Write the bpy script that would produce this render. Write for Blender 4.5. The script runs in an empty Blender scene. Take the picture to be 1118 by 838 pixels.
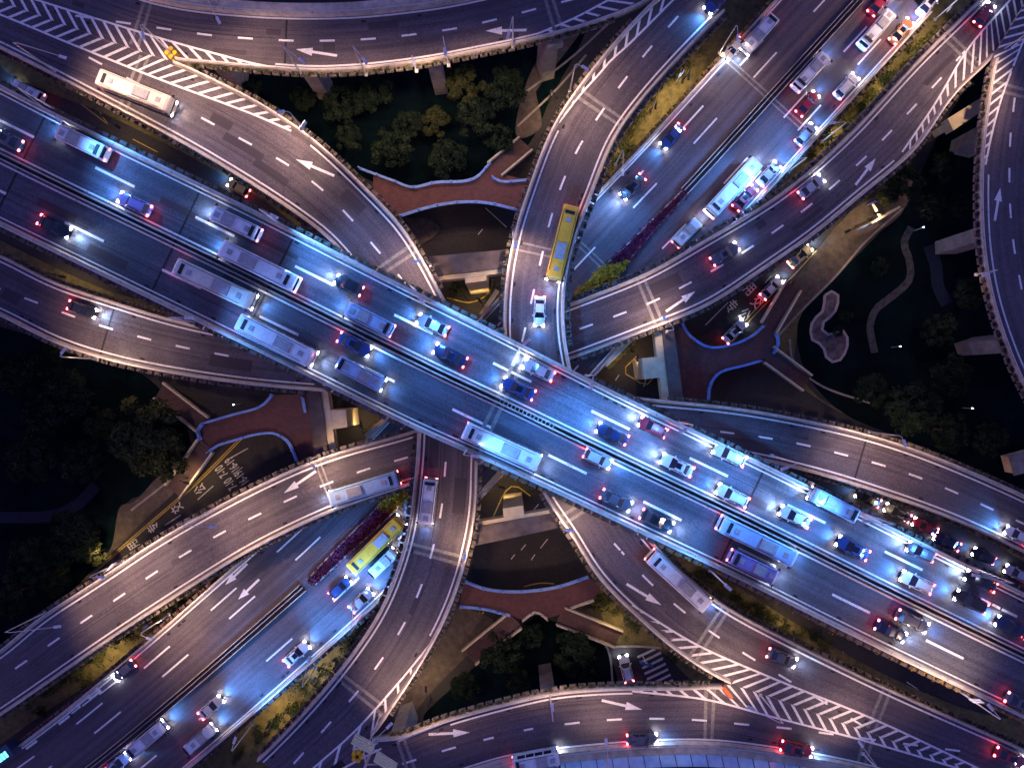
import bpy, math, random
import numpy as np
from mathutils import Vector, Matrix
random.seed(7); rng = np.random.default_rng(7)
R_ = math.radians
sc = bpy.context.scene
col = sc.collection

# ---------------------------------------------------------------- camera, sky, exposure
H = 140.0                      # height of the camera above the street
K = 0.654 / 559.0              # metres per photo pixel per metre of distance
cd = bpy.data.cameras.new('camera'); cam = bpy.data.objects.new('camera', cd); col.objects.link(cam)
cam.location = (0, 0, H); cd.sensor_width = 36; cd.lens = 18 / 0.654
cd.clip_start = 1; cd.clip_end = 3000
sc.camera = cam
SKY_EL, SKY_ROT = R_(3), R_(250)
w = bpy.data.worlds.new('World'); sc.world = w; w.use_nodes = True
nt = w.node_tree; nt.nodes.clear()
sky = nt.nodes.new('ShaderNodeTexSky'); sky.sky_type = 'NISHITA'; sky.sun_disc = False
sky.sun_elevation = SKY_EL; sky.sun_rotation = SKY_ROT; sky.air_density = 1.2; sky.ozone_density = 3
tint = nt.nodes.new('ShaderNodeMix'); tint.data_type = 'RGBA'; tint.blend_type = 'MULTIPLY'
tint.inputs[0].default_value = 1; tint.inputs[7].default_value = (1.04, 0.64, 1.42, 1)
bg = nt.nodes.new('ShaderNodeBackground'); bg.inputs[1].default_value = 0.15
ow = nt.nodes.new('ShaderNodeOutputWorld')
nt.links.new(sky.outputs[0], tint.inputs[6]); nt.links.new(tint.outputs[2], bg.inputs[0]); nt.links.new(bg.outputs[0], ow.inputs[0])
sd = bpy.data.lights.new('sun', 'SUN'); sd.energy = 0.06; sd.angle = R_(20); sd.color = (0.9, 0.75, 0.9)
sun = bpy.data.objects.new('sun', sd); col.objects.link(sun)
sun.rotation_euler = (R_(60), 0, R_(110))
sc.view_settings.view_transform = 'Standard'; sc.view_settings.look = 'None'
sc.view_settings.exposure = 1.62; sc.view_settings.gamma = 1; sc.view_settings.use_curve_mapping = False
LAMP_W = 3500; BEAM_W = 850; UNDER_W = 380

# ---------------------------------------------------------------- materials
def mat(name, c, c2=None, rough=0.8, scale=3.0, detail=6, spec=0.12, metal=0.0, bump=0.0, stretch=None, big=0.0):
    m = bpy.data.materials.new(name); m.use_nodes = True
    n = m.node_tree; b = n.nodes['Principled BSDF']
    b.inputs['Roughness'].default_value = rough; b.inputs['Metallic'].default_value = metal
    b.inputs['Specular IOR Level'].default_value = spec
    c2 = c2 or tuple(x * 0.6 for x in c)
    tc = n.nodes.new('ShaderNodeTexCoord'); no = n.nodes.new('ShaderNodeTexNoise')
    no.inputs['Scale'].default_value = scale; no.inputs['Detail'].default_value = detail
    no.inputs['Roughness'].default_value = 0.65
    src = tc.outputs['Object']
    if stretch:
        mp = n.nodes.new('ShaderNodeMapping'); mp.inputs['Scale'].default_value = stretch
        n.links.new(src, mp.inputs[0]); src = mp.outputs[0]
    n.links.new(src, no.inputs['Vector'])
    ra = n.nodes.new('ShaderNodeValToRGB')
    ra.color_ramp.elements[0].position = 0.32; ra.color_ramp.elements[1].position = 0.68
    ra.color_ramp.elements[0].color = (*c2, 1); ra.color_ramp.elements[1].color = (*c, 1)
    n.links.new(no.outputs[0], ra.inputs[0]); out = ra.outputs[0]
    if big:
        n2 = n.nodes.new('ShaderNodeTexNoise'); n2.inputs['Scale'].default_value = 0.12; n2.inputs['Detail'].default_value = 5
        n.links.new(tc.outputs['Object'], n2.inputs['Vector'])
        mr = n.nodes.new('ShaderNodeMapRange'); mr.inputs[1].default_value = .3; mr.inputs[2].default_value = .7
        mr.inputs[3].default_value = 1 - big; mr.inputs[4].default_value = 1 + big
        n.links.new(n2.outputs[0], mr.inputs[0])
        mx = n.nodes.new('ShaderNodeMix'); mx.data_type = 'RGBA'; mx.blend_type = 'MULTIPLY'; mx.inputs[0].default_value = 1
        n.links.new(out, mx.inputs[6]); n.links.new(mr.outputs[0], mx.inputs[7]); out = mx.outputs[2]
    n.links.new(out, b.inputs['Base Color'])
    if bump:
        bp = n.nodes.new('ShaderNodeBump'); bp.inputs['Strength'].default_value = bump; bp.inputs['Distance'].default_value = .05
        n.links.new(no.outputs[0], bp.inputs['Height']); n.links.new(bp.outputs[0], b.inputs['Normal'])
    return m

def asphalt_mat(name, c, tracks=True, spec=.3):
    """asphalt with grain, big stains and, through the deck's own UVs, worn wheel tracks and long oil streaks"""
    m = bpy.data.materials.new(name); m.use_nodes = True
    n = m.node_tree; b = n.nodes['Principled BSDF']; b.inputs['Roughness'].default_value = 0.62
    b.inputs['Specular IOR Level'].default_value = .3 if tracks else .05
    tc = n.nodes.new('ShaderNodeTexCoord')
    def noise(src, s, d, sc3=None):
        if sc3:
            mp = n.nodes.new('ShaderNodeMapping'); mp.inputs['Scale'].default_value = sc3
            n.links.new(src, mp.inputs[0]); src = mp.outputs[0]
        t = n.nodes.new('ShaderNodeTexNoise'); t.inputs['Scale'].default_value = s; t.inputs['Detail'].default_value = d
        n.links.new(src, t.inputs['Vector']); return t.outputs[0]
    def rng_(v, a, b_, lo=.3, hi=.7):
        q = n.nodes.new('ShaderNodeMapRange'); q.inputs[1].default_value = lo; q.inputs[2].default_value = hi
        q.inputs[3].default_value = a; q.inputs[4].default_value = b_; n.links.new(v, q.inputs[0]); return q.outputs[0]
    def mul(a, b_):
        q = n.nodes.new('ShaderNodeMath'); q.operation = 'MULTIPLY'; n.links.new(a, q.inputs[0]); n.links.new(b_, q.inputs[1]); return q.outputs[0]
    v = mul(rng_(noise(tc.outputs['Object'], 5.0, 6), 0.62, 1.38), rng_(noise(tc.outputs['Object'], 0.09, 5), 0.8, 1.2))
    if tracks:
        v = mul(v, rng_(noise(tc.outputs['UV'], 1.0, 4, (0.02, 1.4, 1)), 0.66, 1.32))
        v = mul(v, rng_(noise(tc.outputs['UV'], 1.0, 2, (0.035, 0.02, 1)), 0.88, 1.1))
    v = mul(v, rng_(noise(tc.outputs['Object'], 1.1, 8), 0.9, 1.08))
    mx = n.nodes.new('ShaderNodeMix'); mx.data_type = 'RGBA'; mx.blend_type = 'MULTIPLY'; mx.inputs[0].default_value = 1
    mx.inputs[6].default_value = (*c, 1); n.links.new(v, mx.inputs[7]); n.links.new(mx.outputs[2], b.inputs['Base Color'])
    n.links.new(rng_(noise(tc.outputs['Object'], .3, 5), 0.5, 0.78), b.inputs['Roughness'])
    return m

def paint_mat(name, c, under=(0.06, 0.055, 0.06), wear=0.42):
    m = mat(name, c, under, rough=0.6, scale=4.5, detail=8)
    e = [x for x in m.node_tree.nodes if x.type == 'VALTORGB'][0].color_ramp
    e.elements[0].position = wear - 0.14; e.elements[1].position = wear + .03
    return m

def emit(name, c, s):
    m = bpy.data.materials.new(name); m.use_nodes = True
    b = m.node_tree.nodes['Principled BSDF']; b.inputs['Base Color'].default_value = (*c, 1)
    b.inputs['Emission Color'].default_value = (*c, 1); b.inputs['Emission Strength'].default_value = s
    return m

M = dict(
    asphalt=asphalt_mat('ramp_asphalt', (0.070, 0.055, 0.066)),
    asphalt_main=asphalt_mat('main_asphalt', (0.062, 0.062, 0.080)),
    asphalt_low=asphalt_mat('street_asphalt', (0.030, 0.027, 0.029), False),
    paint=paint_mat('road_paint', (0.68, 0.64, 0.62), wear=0.43),
    paint_old=paint_mat('worn_paint', (0.42, 0.38, 0.36), wear=0.46),
    paint_yellow=paint_mat('yellow_paint', (0.36, 0.24, 0.05), wear=0.46),
    joint=mat('joint_concrete', (0.24, 0.22, 0.20), (0.12, 0.11, 0.10), scale=2),
    patch=mat('repair_asphalt', (0.056, 0.045, 0.054), (0.044, 0.036, 0.043), rough=.75, scale=6),
    patch_light=mat('old_repair_asphalt', (0.090, 0.074, 0.082), (0.068, 0.056, 0.062), rough=.8, scale=6),
    joint_dark=mat('joint_tar', (0.03, 0.028, 0.032), scale=2),
    concrete=mat('concrete', (0.50, 0.44, 0.42), (0.34, 0.30, 0.29), scale=0.9, detail=9, big=.12),
    coping=mat('painted_coping', (0.52, 0.45, 0.37), (0.30, 0.25, 0.21), scale=0.9, detail=11, big=.25),
    concrete_dark=mat('weathered_concrete', (0.26, 0.23, 0.21), (0.13, 0.11, 0.10), scale=0.6, detail=10, big=.25),
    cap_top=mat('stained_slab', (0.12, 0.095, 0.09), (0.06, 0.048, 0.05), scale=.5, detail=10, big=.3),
    planter=mat('planter_box', (0.17, 0.135, 0.12), (0.09, 0.07, 0.06), scale=1.2, detail=8),
    pier_dim=mat('dim_pier_concrete', (0.26, 0.23, 0.20), (0.15, 0.13, 0.12), scale=.7, detail=9, big=.2),  # same concrete darkened in its colour for piers over the dark parks
    pier=mat('lit_pier_concrete', (0.60, 0.49, 0.32), (0.44, 0.35, 0.22), scale=0.7, detail=9, big=.15),  # warm lamp light on the columns is mixed into this concrete colour
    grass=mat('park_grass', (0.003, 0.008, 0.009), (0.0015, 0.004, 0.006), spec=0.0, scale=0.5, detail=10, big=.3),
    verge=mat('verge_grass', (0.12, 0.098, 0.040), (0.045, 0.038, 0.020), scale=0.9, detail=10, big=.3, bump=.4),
    paving=mat('brown_paving', (0.085, 0.066, 0.056), (0.040, 0.031, 0.028), scale=0.9, detail=9, big=.2),
    red_deck=mat('red_paving', (0.095, 0.042, 0.042), (0.058, 0.027, 0.029), scale=1.5, detail=9, big=.15),
    stair=mat('stair_paving', (0.085, 0.050, 0.052), (0.05, 0.03, 0.032), scale=1.5, detail=8, big=.2),
    dusk_path=mat('park_path', (0.070, 0.066, 0.070), (0.015, 0.017, 0.02), scale=1.2, detail=8),
    sand_edge=mat('plaza_edge', (0.34, 0.27, 0.27), (0.2, .16, .16)),
    sand=mat('pale_plaza', (0.13, 0.095, 0.10), (0.03, 0.025, 0.03), scale=0.7, detail=8),
    leaf_dark=mat('dark_leaves', (0.026, 0.038, 0.022), (0.005, 0.011, 0.010), spec=0.0, scale=0.45, detail=5),
    leaf_mid=mat('olive_leaves', (0.060, 0.062, 0.024), (0.020, 0.028, 0.014), spec=0.0, scale=0.8, detail=5),
    leaf_yellow=mat('yellow_leaves', (0.55, 0.36, 0.03), (0.22, 0.15, 0.02), scale=1.0, detail=5),
    leaf_purple=mat('purple_leaves', (0.17, 0.026, 0.075), (0.06, 0.010, 0.03), scale=1.0, detail=5),
    bark=mat('bark', (0.09, 0.07, 0.05), scale=3),
    steel=mat('galvanised_steel', (0.55, 0.53, 0.50), (0.42, 0.40, 0.38), rough=0.45, metal=0.3, spec=.5),
    rail_blue=mat('blue_lit_rail', (0.20, 0.32, 0.66), (0.10, 0.18, 0.45), rough=0.4),  # the strip lights' blue glow is put into this rail colour
    rail_cream=mat('cream_rail', (0.46, 0.40, 0.30), (0.28, 0.24, 0.19), rough=0.5),
    panel=mat('acoustic_panel', (0.30, 0.46, 0.66), (0.18, 0.32, 0.55), rough=0.25, spec=.6, scale=.6),
    sign_back=mat('sign_back', (0.66, 0.56, 0.36), (0.55, 0.46, 0.30), rough=.5),
    sign_white=mat('sign_white', (0.7, 0.7, 0.72)),
    roof_unit=mat('roof_unit_grey', (0.36, 0.36, 0.37), (0.22, 0.22, 0.23), scale=2),
    sign_blue=mat('sign_blue', (0.03, 0.10, 0.42), (0.02, 0.07, 0.33), rough=.4),
    drum=mat('yellow_drum', (0.70, 0.42, 0.03), (0.5, 0.28, 0.02), rough=.5),
    orange=mat('orange_plastic', (0.75, 0.13, 0.03), rough=.5),
    glass=mat('car_glass', (0.012, 0.014, 0.022), (0.008, 0.009, 0.014), rough=0.08, spec=.8),
    tyre=mat('tyre', (0.02, 0.02, 0.02), rough=.9),
    rim=mat('wheel_rim', (0.45, 0.45, 0.47), rough=.3, metal=.8),
    trim=mat('dark_trim', (0.03, 0.03, 0.035), rough=.5),
    head=emit('headlight_on', (0.80, 0.88, 1.0), 55),
    tail=emit('tail_light_on', (1.0, 0.06, 0.07), 22),
    led_w=emit('street_lamp_glow', (0.75, 0.86, 1.0), 6),
    led_warm=emit('warm_lamp_glow', (1.0, 0.78, 0.42), 14),
    screen=emit('roof_display', (0.1, 0.75, 0.65), 1.2),
)
CARCOL = dict(white=(0.72, 0.71, 0.72), silver=(0.42, 0.43, 0.46), black=(0.015, 0.015, 0.02), blue=(0.03, 0.07, 0.24), grey=(0.10, 0.10, 0.12),
              red=(0.36, 0.02, 0.04), yellow=(0.80, 0.42, 0.03), purple=(0.28, 0.20, 0.44), paleblue=(0.36, 0.52, 0.70), cream=(0.66, 0.60, 0.50),
              navy=(0.01, 0.02, 0.07), gold=(0.44, 0.36, 0.16), orange=(0.55, 0.22, 0.08))
PAINT = {}
for k_, c_ in CARCOL.items():
    p = mat(k_ + '_car_paint', c_, tuple(x * .93 for x in c_), rough=0.3, scale=.8, spec=.5)
    p.node_tree.nodes['Principled BSDF'].inputs['Coat Weight'].default_value = .6
    p.node_tree.nodes['Principled BSDF'].inputs['Base Color'].links[0].from_node.color_ramp.elements[0].color = (*[x * .72 for x in c_], 1)
    PAINT[k_] = p

# ---------------------------------------------------------------- helpers
def W(px, py, z=0.0):
    """a point of the photograph at height z, in metres"""
    d = (H - z) * K
    return np.array([(px - 559.0) * d, (419.0 - py) * d, z])

def tag(o, label=None, cat=None, group=None, kind=None):
    if label: o['label'] = label
    if cat: o['category'] = cat
    if group: o['group'] = group
    if kind: o['kind'] = kind
    return o

def empty(name, loc=(0, 0, 0), rz=0.0):
    o = bpy.data.objects.new(name, None); col.objects.link(o)
    o.location = loc; o.rotation_euler = (0, 0, rz); o.empty_display_size = .2
    return o

class MB:
    def __init__(s): s.v = []; s.f = []; s.uv = []
    def add(s, vs, fs, uv=None):
        b = len(s.v); s.v.extend([tuple(map(float, q)) for q in vs]); s.f.extend([tuple(b + i for i in f) for f in fs])
        if uv is not None: s.uv.extend(uv)
    def box(s, c, sz, rz=0.0, taper=1.0):
        x, y, z = [q / 2 for q in sz]; ca, sa = math.cos(rz), math.sin(rz); vs = []
        for dz, k in ((-z, 1), (z, taper)):
            for dx, dy in ((-x, -y), (x, -y), (x, y), (-x, y)):
                dx2, dy2 = dx * k, dy * k
                vs.append((c[0] + dx2 * ca - dy2 * sa, c[1] + dx2 * sa + dy2 * ca, c[2] + dz))
        s.add(vs, [(3, 2, 1, 0), (4, 5, 6, 7), (0, 1, 5, 4), (1, 2, 6, 5), (2, 3, 7, 6), (3, 0, 4, 7)])
    def tube(s, a, b, r0, r1=None, n=8):
        a = Vector(a); b = Vector(b); r1 = r0 if r1 is None else r1
        d = (b - a).normalized(); u = d.orthogonal().normalized(); v = d.cross(u); vs = []
        for p, r in ((a, r0), (b, r1)):
            for i in range(n):
                t = 2 * math.pi * i / n; vs.append(p + u * (r * math.cos(t)) + v * (r * math.sin(t)))
        s.add(vs, [(i, (i + 1) % n, n + (i + 1) % n, n + i) for i in range(n)] + [tuple(range(n - 1, -1, -1)), tuple(range(n, 2 * n))])
    def prism(s, pts, z0, z1):
        n = len(pts); vs = [(p[0], p[1], z0) for p in pts] + [(p[0], p[1], z1) for p in pts]
        s.add(vs, [tuple(range(n - 1, -1, -1)), tuple(range(n, 2 * n))] + [(i, (i + 1) % n, n + (i + 1) % n, n + i) for i in range(n)])
    def flat(s, pts, z=None):
        s.add([(p[0], p[1], p[2] if z is None else z) for p in pts], [tuple(range(len(pts)))])
    def build(s, name, m, parent=None, smooth=False):
        me = bpy.data.meshes.new(name); me.from_pydata(s.v, [], s.f)
        if m is not None: me.materials.append(m)
        if smooth: me.polygons.foreach_set('use_smooth', [True] * len(me.polygons))
        o = bpy.data.objects.new(name, me); col.objects.link(o)
        if parent: o.parent = parent
        return o

def catmull(pts, n=200):
    P = np.array(pts, float)
    P = np.vstack([2 * P[0] - P[1], P, 2 * P[-1] - P[-2]]); out = []
    for i in range(1, len(P) - 2):
        p0, p1, p2, p3 = P[i - 1:i + 3]
        t0 = 0; t1 = t0 + np.linalg.norm(p1 - p0) ** .5; t2 = t1 + np.linalg.norm(p2 - p1) ** .5; t3 = t2 + np.linalg.norm(p3 - p2) ** .5
        for t in np.linspace(t1, t2, 24, endpoint=False):
            a1 = (t1 - t) / (t1 - t0) * p0 + (t - t0) / (t1 - t0) * p1; a2 = (t2 - t) / (t2 - t1) * p1 + (t - t1) / (t2 - t1) * p2
            a3 = (t3 - t) / (t3 - t2) * p2 + (t - t2) / (t3 - t2) * p3
            b1 = (t2 - t) / (t2 - t0) * a1 + (t - t0) / (t2 - t0) * a2; b2 = (t3 - t) / (t3 - t1) * a2 + (t - t1) / (t3 - t1) * a3
            out.append((t2 - t) / (t2 - t1) * b1 + (t - t1) / (t2 - t1) * b2)
    out.append(P[-2]); return resample(np.array(out), n)

def arclen(P):
    return np.concatenate([[0], np.cumsum(np.linalg.norm(np.diff(P, axis=0), axis=1))])
def resample(P, n):
    S = arclen(P); s = np.linspace(0, S[-1], n)
    return np.stack([np.interp(s, S, P[:, k]) for k in range(P.shape[1])], 1)

def smooth1(P, it=3):
    for _ in range(it):
        Q = P.copy(); Q[1:-1] = (P[:-2] + 2 * P[1:-1] + P[2:]) / 4; P = Q
    return P

class Curve:
    """a world polyline that can be measured along and offset sideways (n = left-hand normal)"""
    def __init__(s, P):
        s.P = np.array(P, float); s.S = arclen(s.P[:, :2]); s.len = s.S[-1]
        T = np.gradient(s.P[:, :2], axis=0); T /= np.linalg.norm(T, axis=1)[:, None] + 1e-9; s.T = smooth1(T, 2)
    def at(s, d, off=0.0, dz=0.0):
        p = np.array([np.interp(d, s.S, s.P[:, k]) for k in range(3)])
        t = np.array([np.interp(d, s.S, s.T[:, k]) for k in range(2)]); t /= np.linalg.norm(t)
        return np.array([p[0] - t[1] * off, p[1] + t[0] * off, p[2] + dz])
    def tan(s, d):
        t = np.array([np.interp(d, s.S, s.T[:, k]) for k in range(2)]); return t / np.linalg.norm(t)
    def near(s, p):
        return s.S[np.argmin(np.linalg.norm(s.P[:, :2] - np.array(p)[:2], axis=1))]

def sweep(mb, cv, s0, s1, prof, step=1.5, closed=True, cap=True, lift=0.0):
    """push a cross-section (offset, height) along a curve"""
    s0 = max(0, s0); s1 = min(cv.len, s1)
    if s1 - s0 < .05: return
    n = max(2, int(math.ceil((s1 - s0) / step)) + 1); m = len(prof); vs = []
    for d in np.linspace(s0, s1, n):
        for (o, h) in prof: vs.append(cv.at(d, o, h + lift))
    fs = []; k = m if closed else m - 1
    for i in range(n - 1):
        for j in range(k):
            a = i * m + j; b = i * m + (j + 1) % m
            fs.append((a, b, b + m, a + m))
    if closed and cap: fs += [tuple(range(m)), tuple(range((n - 1) * m + m - 1, (n - 1) * m - 1, -1))]
    mb.add(vs, fs)

def rectp(o0, o1, h0, h1): return [(o0, h0), (o1, h0), (o1, h1), (o0, h1)]

RIB = {}
class Ribbon:
    """a road deck between two edges read off the photograph at the deck's own height"""
    def __init__(s, key, A, B, zs):
        s.key = key
        a = catmull(A, 900); b = catmull(B, 900); n = 150
        c = (resample(a, n) + resample(b, n)) / 2
        for it in range(4):
            c = smooth1(c, 6); T = np.gradient(c, axis=0); T /= np.linalg.norm(T, axis=1)[:, None]; T = smooth1(T, 8)
            La = []; Rb = []
            for i in range(n):
                for src, out in ((a, La), (b, Rb)):
                    d = src - c[i]; al = np.abs(d @ T[i]) + 0.12 * np.linalg.norm(d, axis=1); out.append(src[np.argmin(al)])
            La = np.array(La); Rb = np.array(Rb); c = (La + Rb) / 2
        La = smooth1(La, 4); Rb = smooth1(Rb, 4)
        u = arclen(c); u /= u[-1]; z = np.interp(u, [q[0] for q in zs], [q[1] for q in zs]); z = smooth1(z, 30)
        s.c_px = c; s.z = z
        s.A = Curve([W(p[0], p[1], zz) for p, zz in zip(La, z)]); s.B = Curve([W(p[0], p[1], zz) for p, zz in zip(Rb, z)])
        s.C = Curve((s.A.P + s.B.P) / 2)
        # which side of each edge is inward
        mid = 75
        s.inA = 1 if np.dot(s.C.P[mid, :2] - s.A.P[mid, :2], [-s.A.T[mid][1], s.A.T[mid][0]]) > 0 else -1
        s.inB = -s.inA
        RIB[key] = s
    def zat(s, px, py): return float(s.z[np.argmin(np.hypot(s.c_px[:, 0] - px, s.c_px[:, 1] - py))])
    def pt(s, px, py, dz=0.0): return W(px, py, s.zat(px, py)) + np.array([0, 0, dz])
    def curve(s, pts, n=160):
        return Curve([s.pt(*p) for p in catmull(pts, n)])

def deck(rb, parent, m, thick=1.7):
    mb = MB(); uv = []; n = 150; k = 8; vs = []; fs = []
    A, B = rb.A.P, rb.B.P; S = rb.C.S
    for i in range(n):
        for j in range(k + 1): vs.append(A[i] * (1 - j / k) + B[i] * j / k)
    for i in range(n - 1):
        for j in range(k): a = i * (k + 1) + j; fs.append((a, a + 1, a + k + 2, a + k + 1))
    me = bpy.data.meshes.new('deck'); me.from_pydata([tuple(map(float, v)) for v in vs], [], fs)
    ul = me.uv_layers.new(name='UVMap'); wd = np.linalg.norm(A - B, axis=1)
    for lp in me.loops:
        i, j = divmod(lp.vertex_index, k + 1); ul.data[lp.index].uv = (S[i], (j / k - .5) * wd[i])
    me.materials.append(m); o = bpy.data.objects.new('deck', me); col.objects.link(o); o.parent = parent
    g = MB(); vs = []; fs = []
    for i in range(n):
        a, b = A[i], B[i]; z = np.array([0, 0, 1.0])
        e = [a - .03 * z, b - .03 * z, b - .55 * z, a * .22 + b * .78 - thick * z, a * .78 + b * .22 - thick * z, a - .55 * z]
        vs += e
    for i in range(n - 1):
        for j in range(6):
            p, q = i * 6 + j, i * 6 + (j + 1) % 6; fs.append((p, q, q + 6, p + 6))
    fs += [tuple(range(6)), tuple(range((n - 1) * 6 + 5, (n - 1) * 6 - 1, -1))]
    g.add(vs, fs); g.build('girder', M['concrete_dark'], parent)

PP = lambda q, a, b, c_: [(q * a, b), (q * c_, b)]
def parapet(rb, side, s0, s1, parent, wide=0.46):
    cv = rb.A if side == 'A' else rb.B; q = rb.inA if side == 'A' else rb.inB
    mb = MB()
    sweep(mb, cv, s0, s1, [(q * 0.02, -.6), (q * (wide + .12), -.02), (q * (wide + .02), .30), (q * (wide - .04), .95), (q * .06, .95), (q * 0, .3)])
    mb.build('parapet', M['coping'], parent)
    j = MB()
    for d in np.arange(s0 + 2, min(s1, cv.len), 4.5):
        if d < cv.len - .2: sweep(j, cv, d, d + .07, [(q * .05, .955), (q * (wide - .03), .955)], closed=False)
    j.build('panel_joint', M['joint_dark'], parent)
    # slim hand rail on the wall
    r = MB(); sweep(r, cv, s0, s1, rectp(q * .16, q * .26, 1.16, 1.24))
    for d in np.arange(s0 + 1, s1, 2.5): p = cv.at(d, q * .21, 0.95); r.tube(p, p + np.array([0, 0, .25]), .035, n=4)
    r.build('hand_rail', M['steel'], parent)

def edge_line(rb, side, s0, s1, mb, off=0.95, wd=.26):
    cv = rb.A if side == 'A' else rb.B; q = rb.inA if side == 'A' else rb.inB
    sweep(mb, cv, s0, s1, [(q * off, .012), (q * (off + wd), .012)], closed=False)

def dashes(rb, pts, count, mb, length=2.3, width=.3, extra=(0, 0), dz=.012):
    cv = rb.curve(pts, 240); step = cv.len / (count - 1)
    ext = np.vstack([cv.P[0] + (cv.P[0] - cv.P[8]) / np.linalg.norm(cv.P[0] - cv.P[8]) * step * (extra[0] + 1), cv.P,
                     cv.P[-1] + (cv.P[-1] - cv.P[-9]) / np.linalg.norm(cv.P[-1] - cv.P[-9]) * step * (extra[1] + 1)])
    c2 = Curve(ext); base = c2.S[1]
    for k in range(-extra[0], count + extra[1]):
        s = base + k * step
        sweep(mb, c2, s - length / 2, s + length / 2, [(-width / 2, dz), (width / 2, dz)], closed=False, step=1)

def hatch(rb, side, line_pts, mb, lean, nose, period=2.05, width=.38, ang=42):
    """gore stripes between the ribbon's own edge (the gore's middle, or its wall) and a painted line;
    both ramps of a gore count from the same nose point, so their stripes meet in chevrons"""
    ln = rb.curve(line_pts, 240); cv = rb.A if side == 'A' else rb.B; q = rb.inA if side == 'A' else rb.inB
    Lp = resample(ln.P, 900); s0 = cv.near(W(*nose, rb.zat(*nose))); a, b = spans[rb.key][side]
    def hit(p, dr):
        t = np.arange(0.0, 14, .1); Q_ = p[None, :2] + t[:, None] * dr[None]
        D = np.linalg.norm(Q_[:, None] - Lp[None, :, :2], axis=2); k = D.argmin(axis=1); m = D.min(axis=1); i = int(m.argmin())
        if m[i] > .25 or k[i] in (0, 899): return None
        return t[i], Lp[k[i], 2]
    for k in range(-45, 46):
        out = []
        for dd in (0, width / math.sin(R_(ang))):
            d = s0 + k * period + dd
            if not 0.5 < d < cv.len - .5: break
            t = cv.tan(d); n = np.array([-t[1], t[0]]) * q; wall = .62 if a <= d <= b else 0.0
            dr = -lean * t * math.cos(R_(ang)) + n * math.sin(R_(ang)); p = cv.at(d); h = hit(p, dr)
            st = wall / math.sin(R_(ang))
            if h is None or h[0] < st + .2: break
            out.append(((*(p[:2] + dr * st), p[2] + .016), (*(p[:2] + dr * h[0]), h[1] + .016)))
        if len(out) == 2: mb.add([out[0][0], out[1][0], out[1][1], out[0][1]], [(0, 1, 2, 3)])
    sweep(mb, ln, 0, ln.len, [(-.15, .013), (.15, .013)], closed=False)

def arrow(rb, tip, tail, mb, dz=.014):
    a = rb.pt(*tip, dz); b = rb.pt(*tail, dz) ; d = (a - b)[:2]; L = np.linalg.norm(d); d /= L; n = np.array([-d[1], d[0]])
    def q(l, o): p = b[:2] + d * l + n * o; return (p[0], p[1], b[2] + (a[2] - b[2]) * l / L + .01)
    h = L * .40
    mb.add([q(0, -.2), q(L - h, -.2), q(L - h, .2), q(0, .2)], [(0, 1, 2, 3)])
    mb.add([q(L - h, -.62), q(L, 0), q(L - h, .62)], [(0, 1, 2)])

def joint(rb, px, py, mb, w1=.26, gap=.75, inset=.6, dark=False):
    p = rb.pt(px, py); s = rb.C.near(p)
    offs = (-gap / 2, gap / 2) if not dark else (0,)
    a0 = rb.A.near(rb.C.at(s)); 
    for o in offs:
        pts = []
        for ds in (o - w1 / 2, o + w1 / 2):
            i = np.interp(s + ds, rb.C.S, np.arange(len(rb.C.S)))
            a = np.array([np.interp(i, np.arange(150), rb.A.P[:, k]) for k in range(3)]); b = np.array([np.interp(i, np.arange(150), rb.B.P[:, k]) for k in range(3)])
            L = np.linalg.norm(a - b); u = (b - a) / L; pts.append((a + u * inset, b - u * inset))
        mb.add([pts[0][0] + [0, 0, .008], pts[0][1] + [0, 0, .008], pts[1][1] + [0, 0, .008], pts[1][0] + [0, 0, .008]], [(0, 1, 2, 3)])

def leaves(mb, centres, radii, per, size, squash=.8):
    """leaf-sized faces scattered over the shells of many small clumps"""
    C = np.repeat(np.array(centres, float), per, axis=0); Rr = np.repeat(np.array(radii, float), per)
    n = len(C); d = rng.normal(size=(n, 3)); d /= np.linalg.norm(d, axis=1)[:, None]; d[:, 2] = np.abs(d[:, 2]) * 1.0 - .25
    p = C + d * (Rr * rng.uniform(.55, 1.05, n))[:, None] * np.array([1, 1, squash])
    nrm = d + rng.normal(scale=.55, size=(n, 3)); nrm /= np.linalg.norm(nrm, axis=1)[:, None]
    a = np.cross(nrm, rng.normal(size=(n, 3))); a /= np.linalg.norm(a, axis=1)[:, None]; b = np.cross(nrm, a)
    sz = size * rng.uniform(.6, 1.35, n)[:, None]
    V = np.stack([p - a * sz, p - b * sz * .6, p + a * sz, p + b * sz * .6], 1).reshape(-1, 3)
    base = len(mb.v); mb.v.extend(map(tuple, V.tolist())); mb.f.extend([(base + 4 * i, base + 4 * i + 1, base + 4 * i + 2, base + 4 * i + 3) for i in range(n)])

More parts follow.
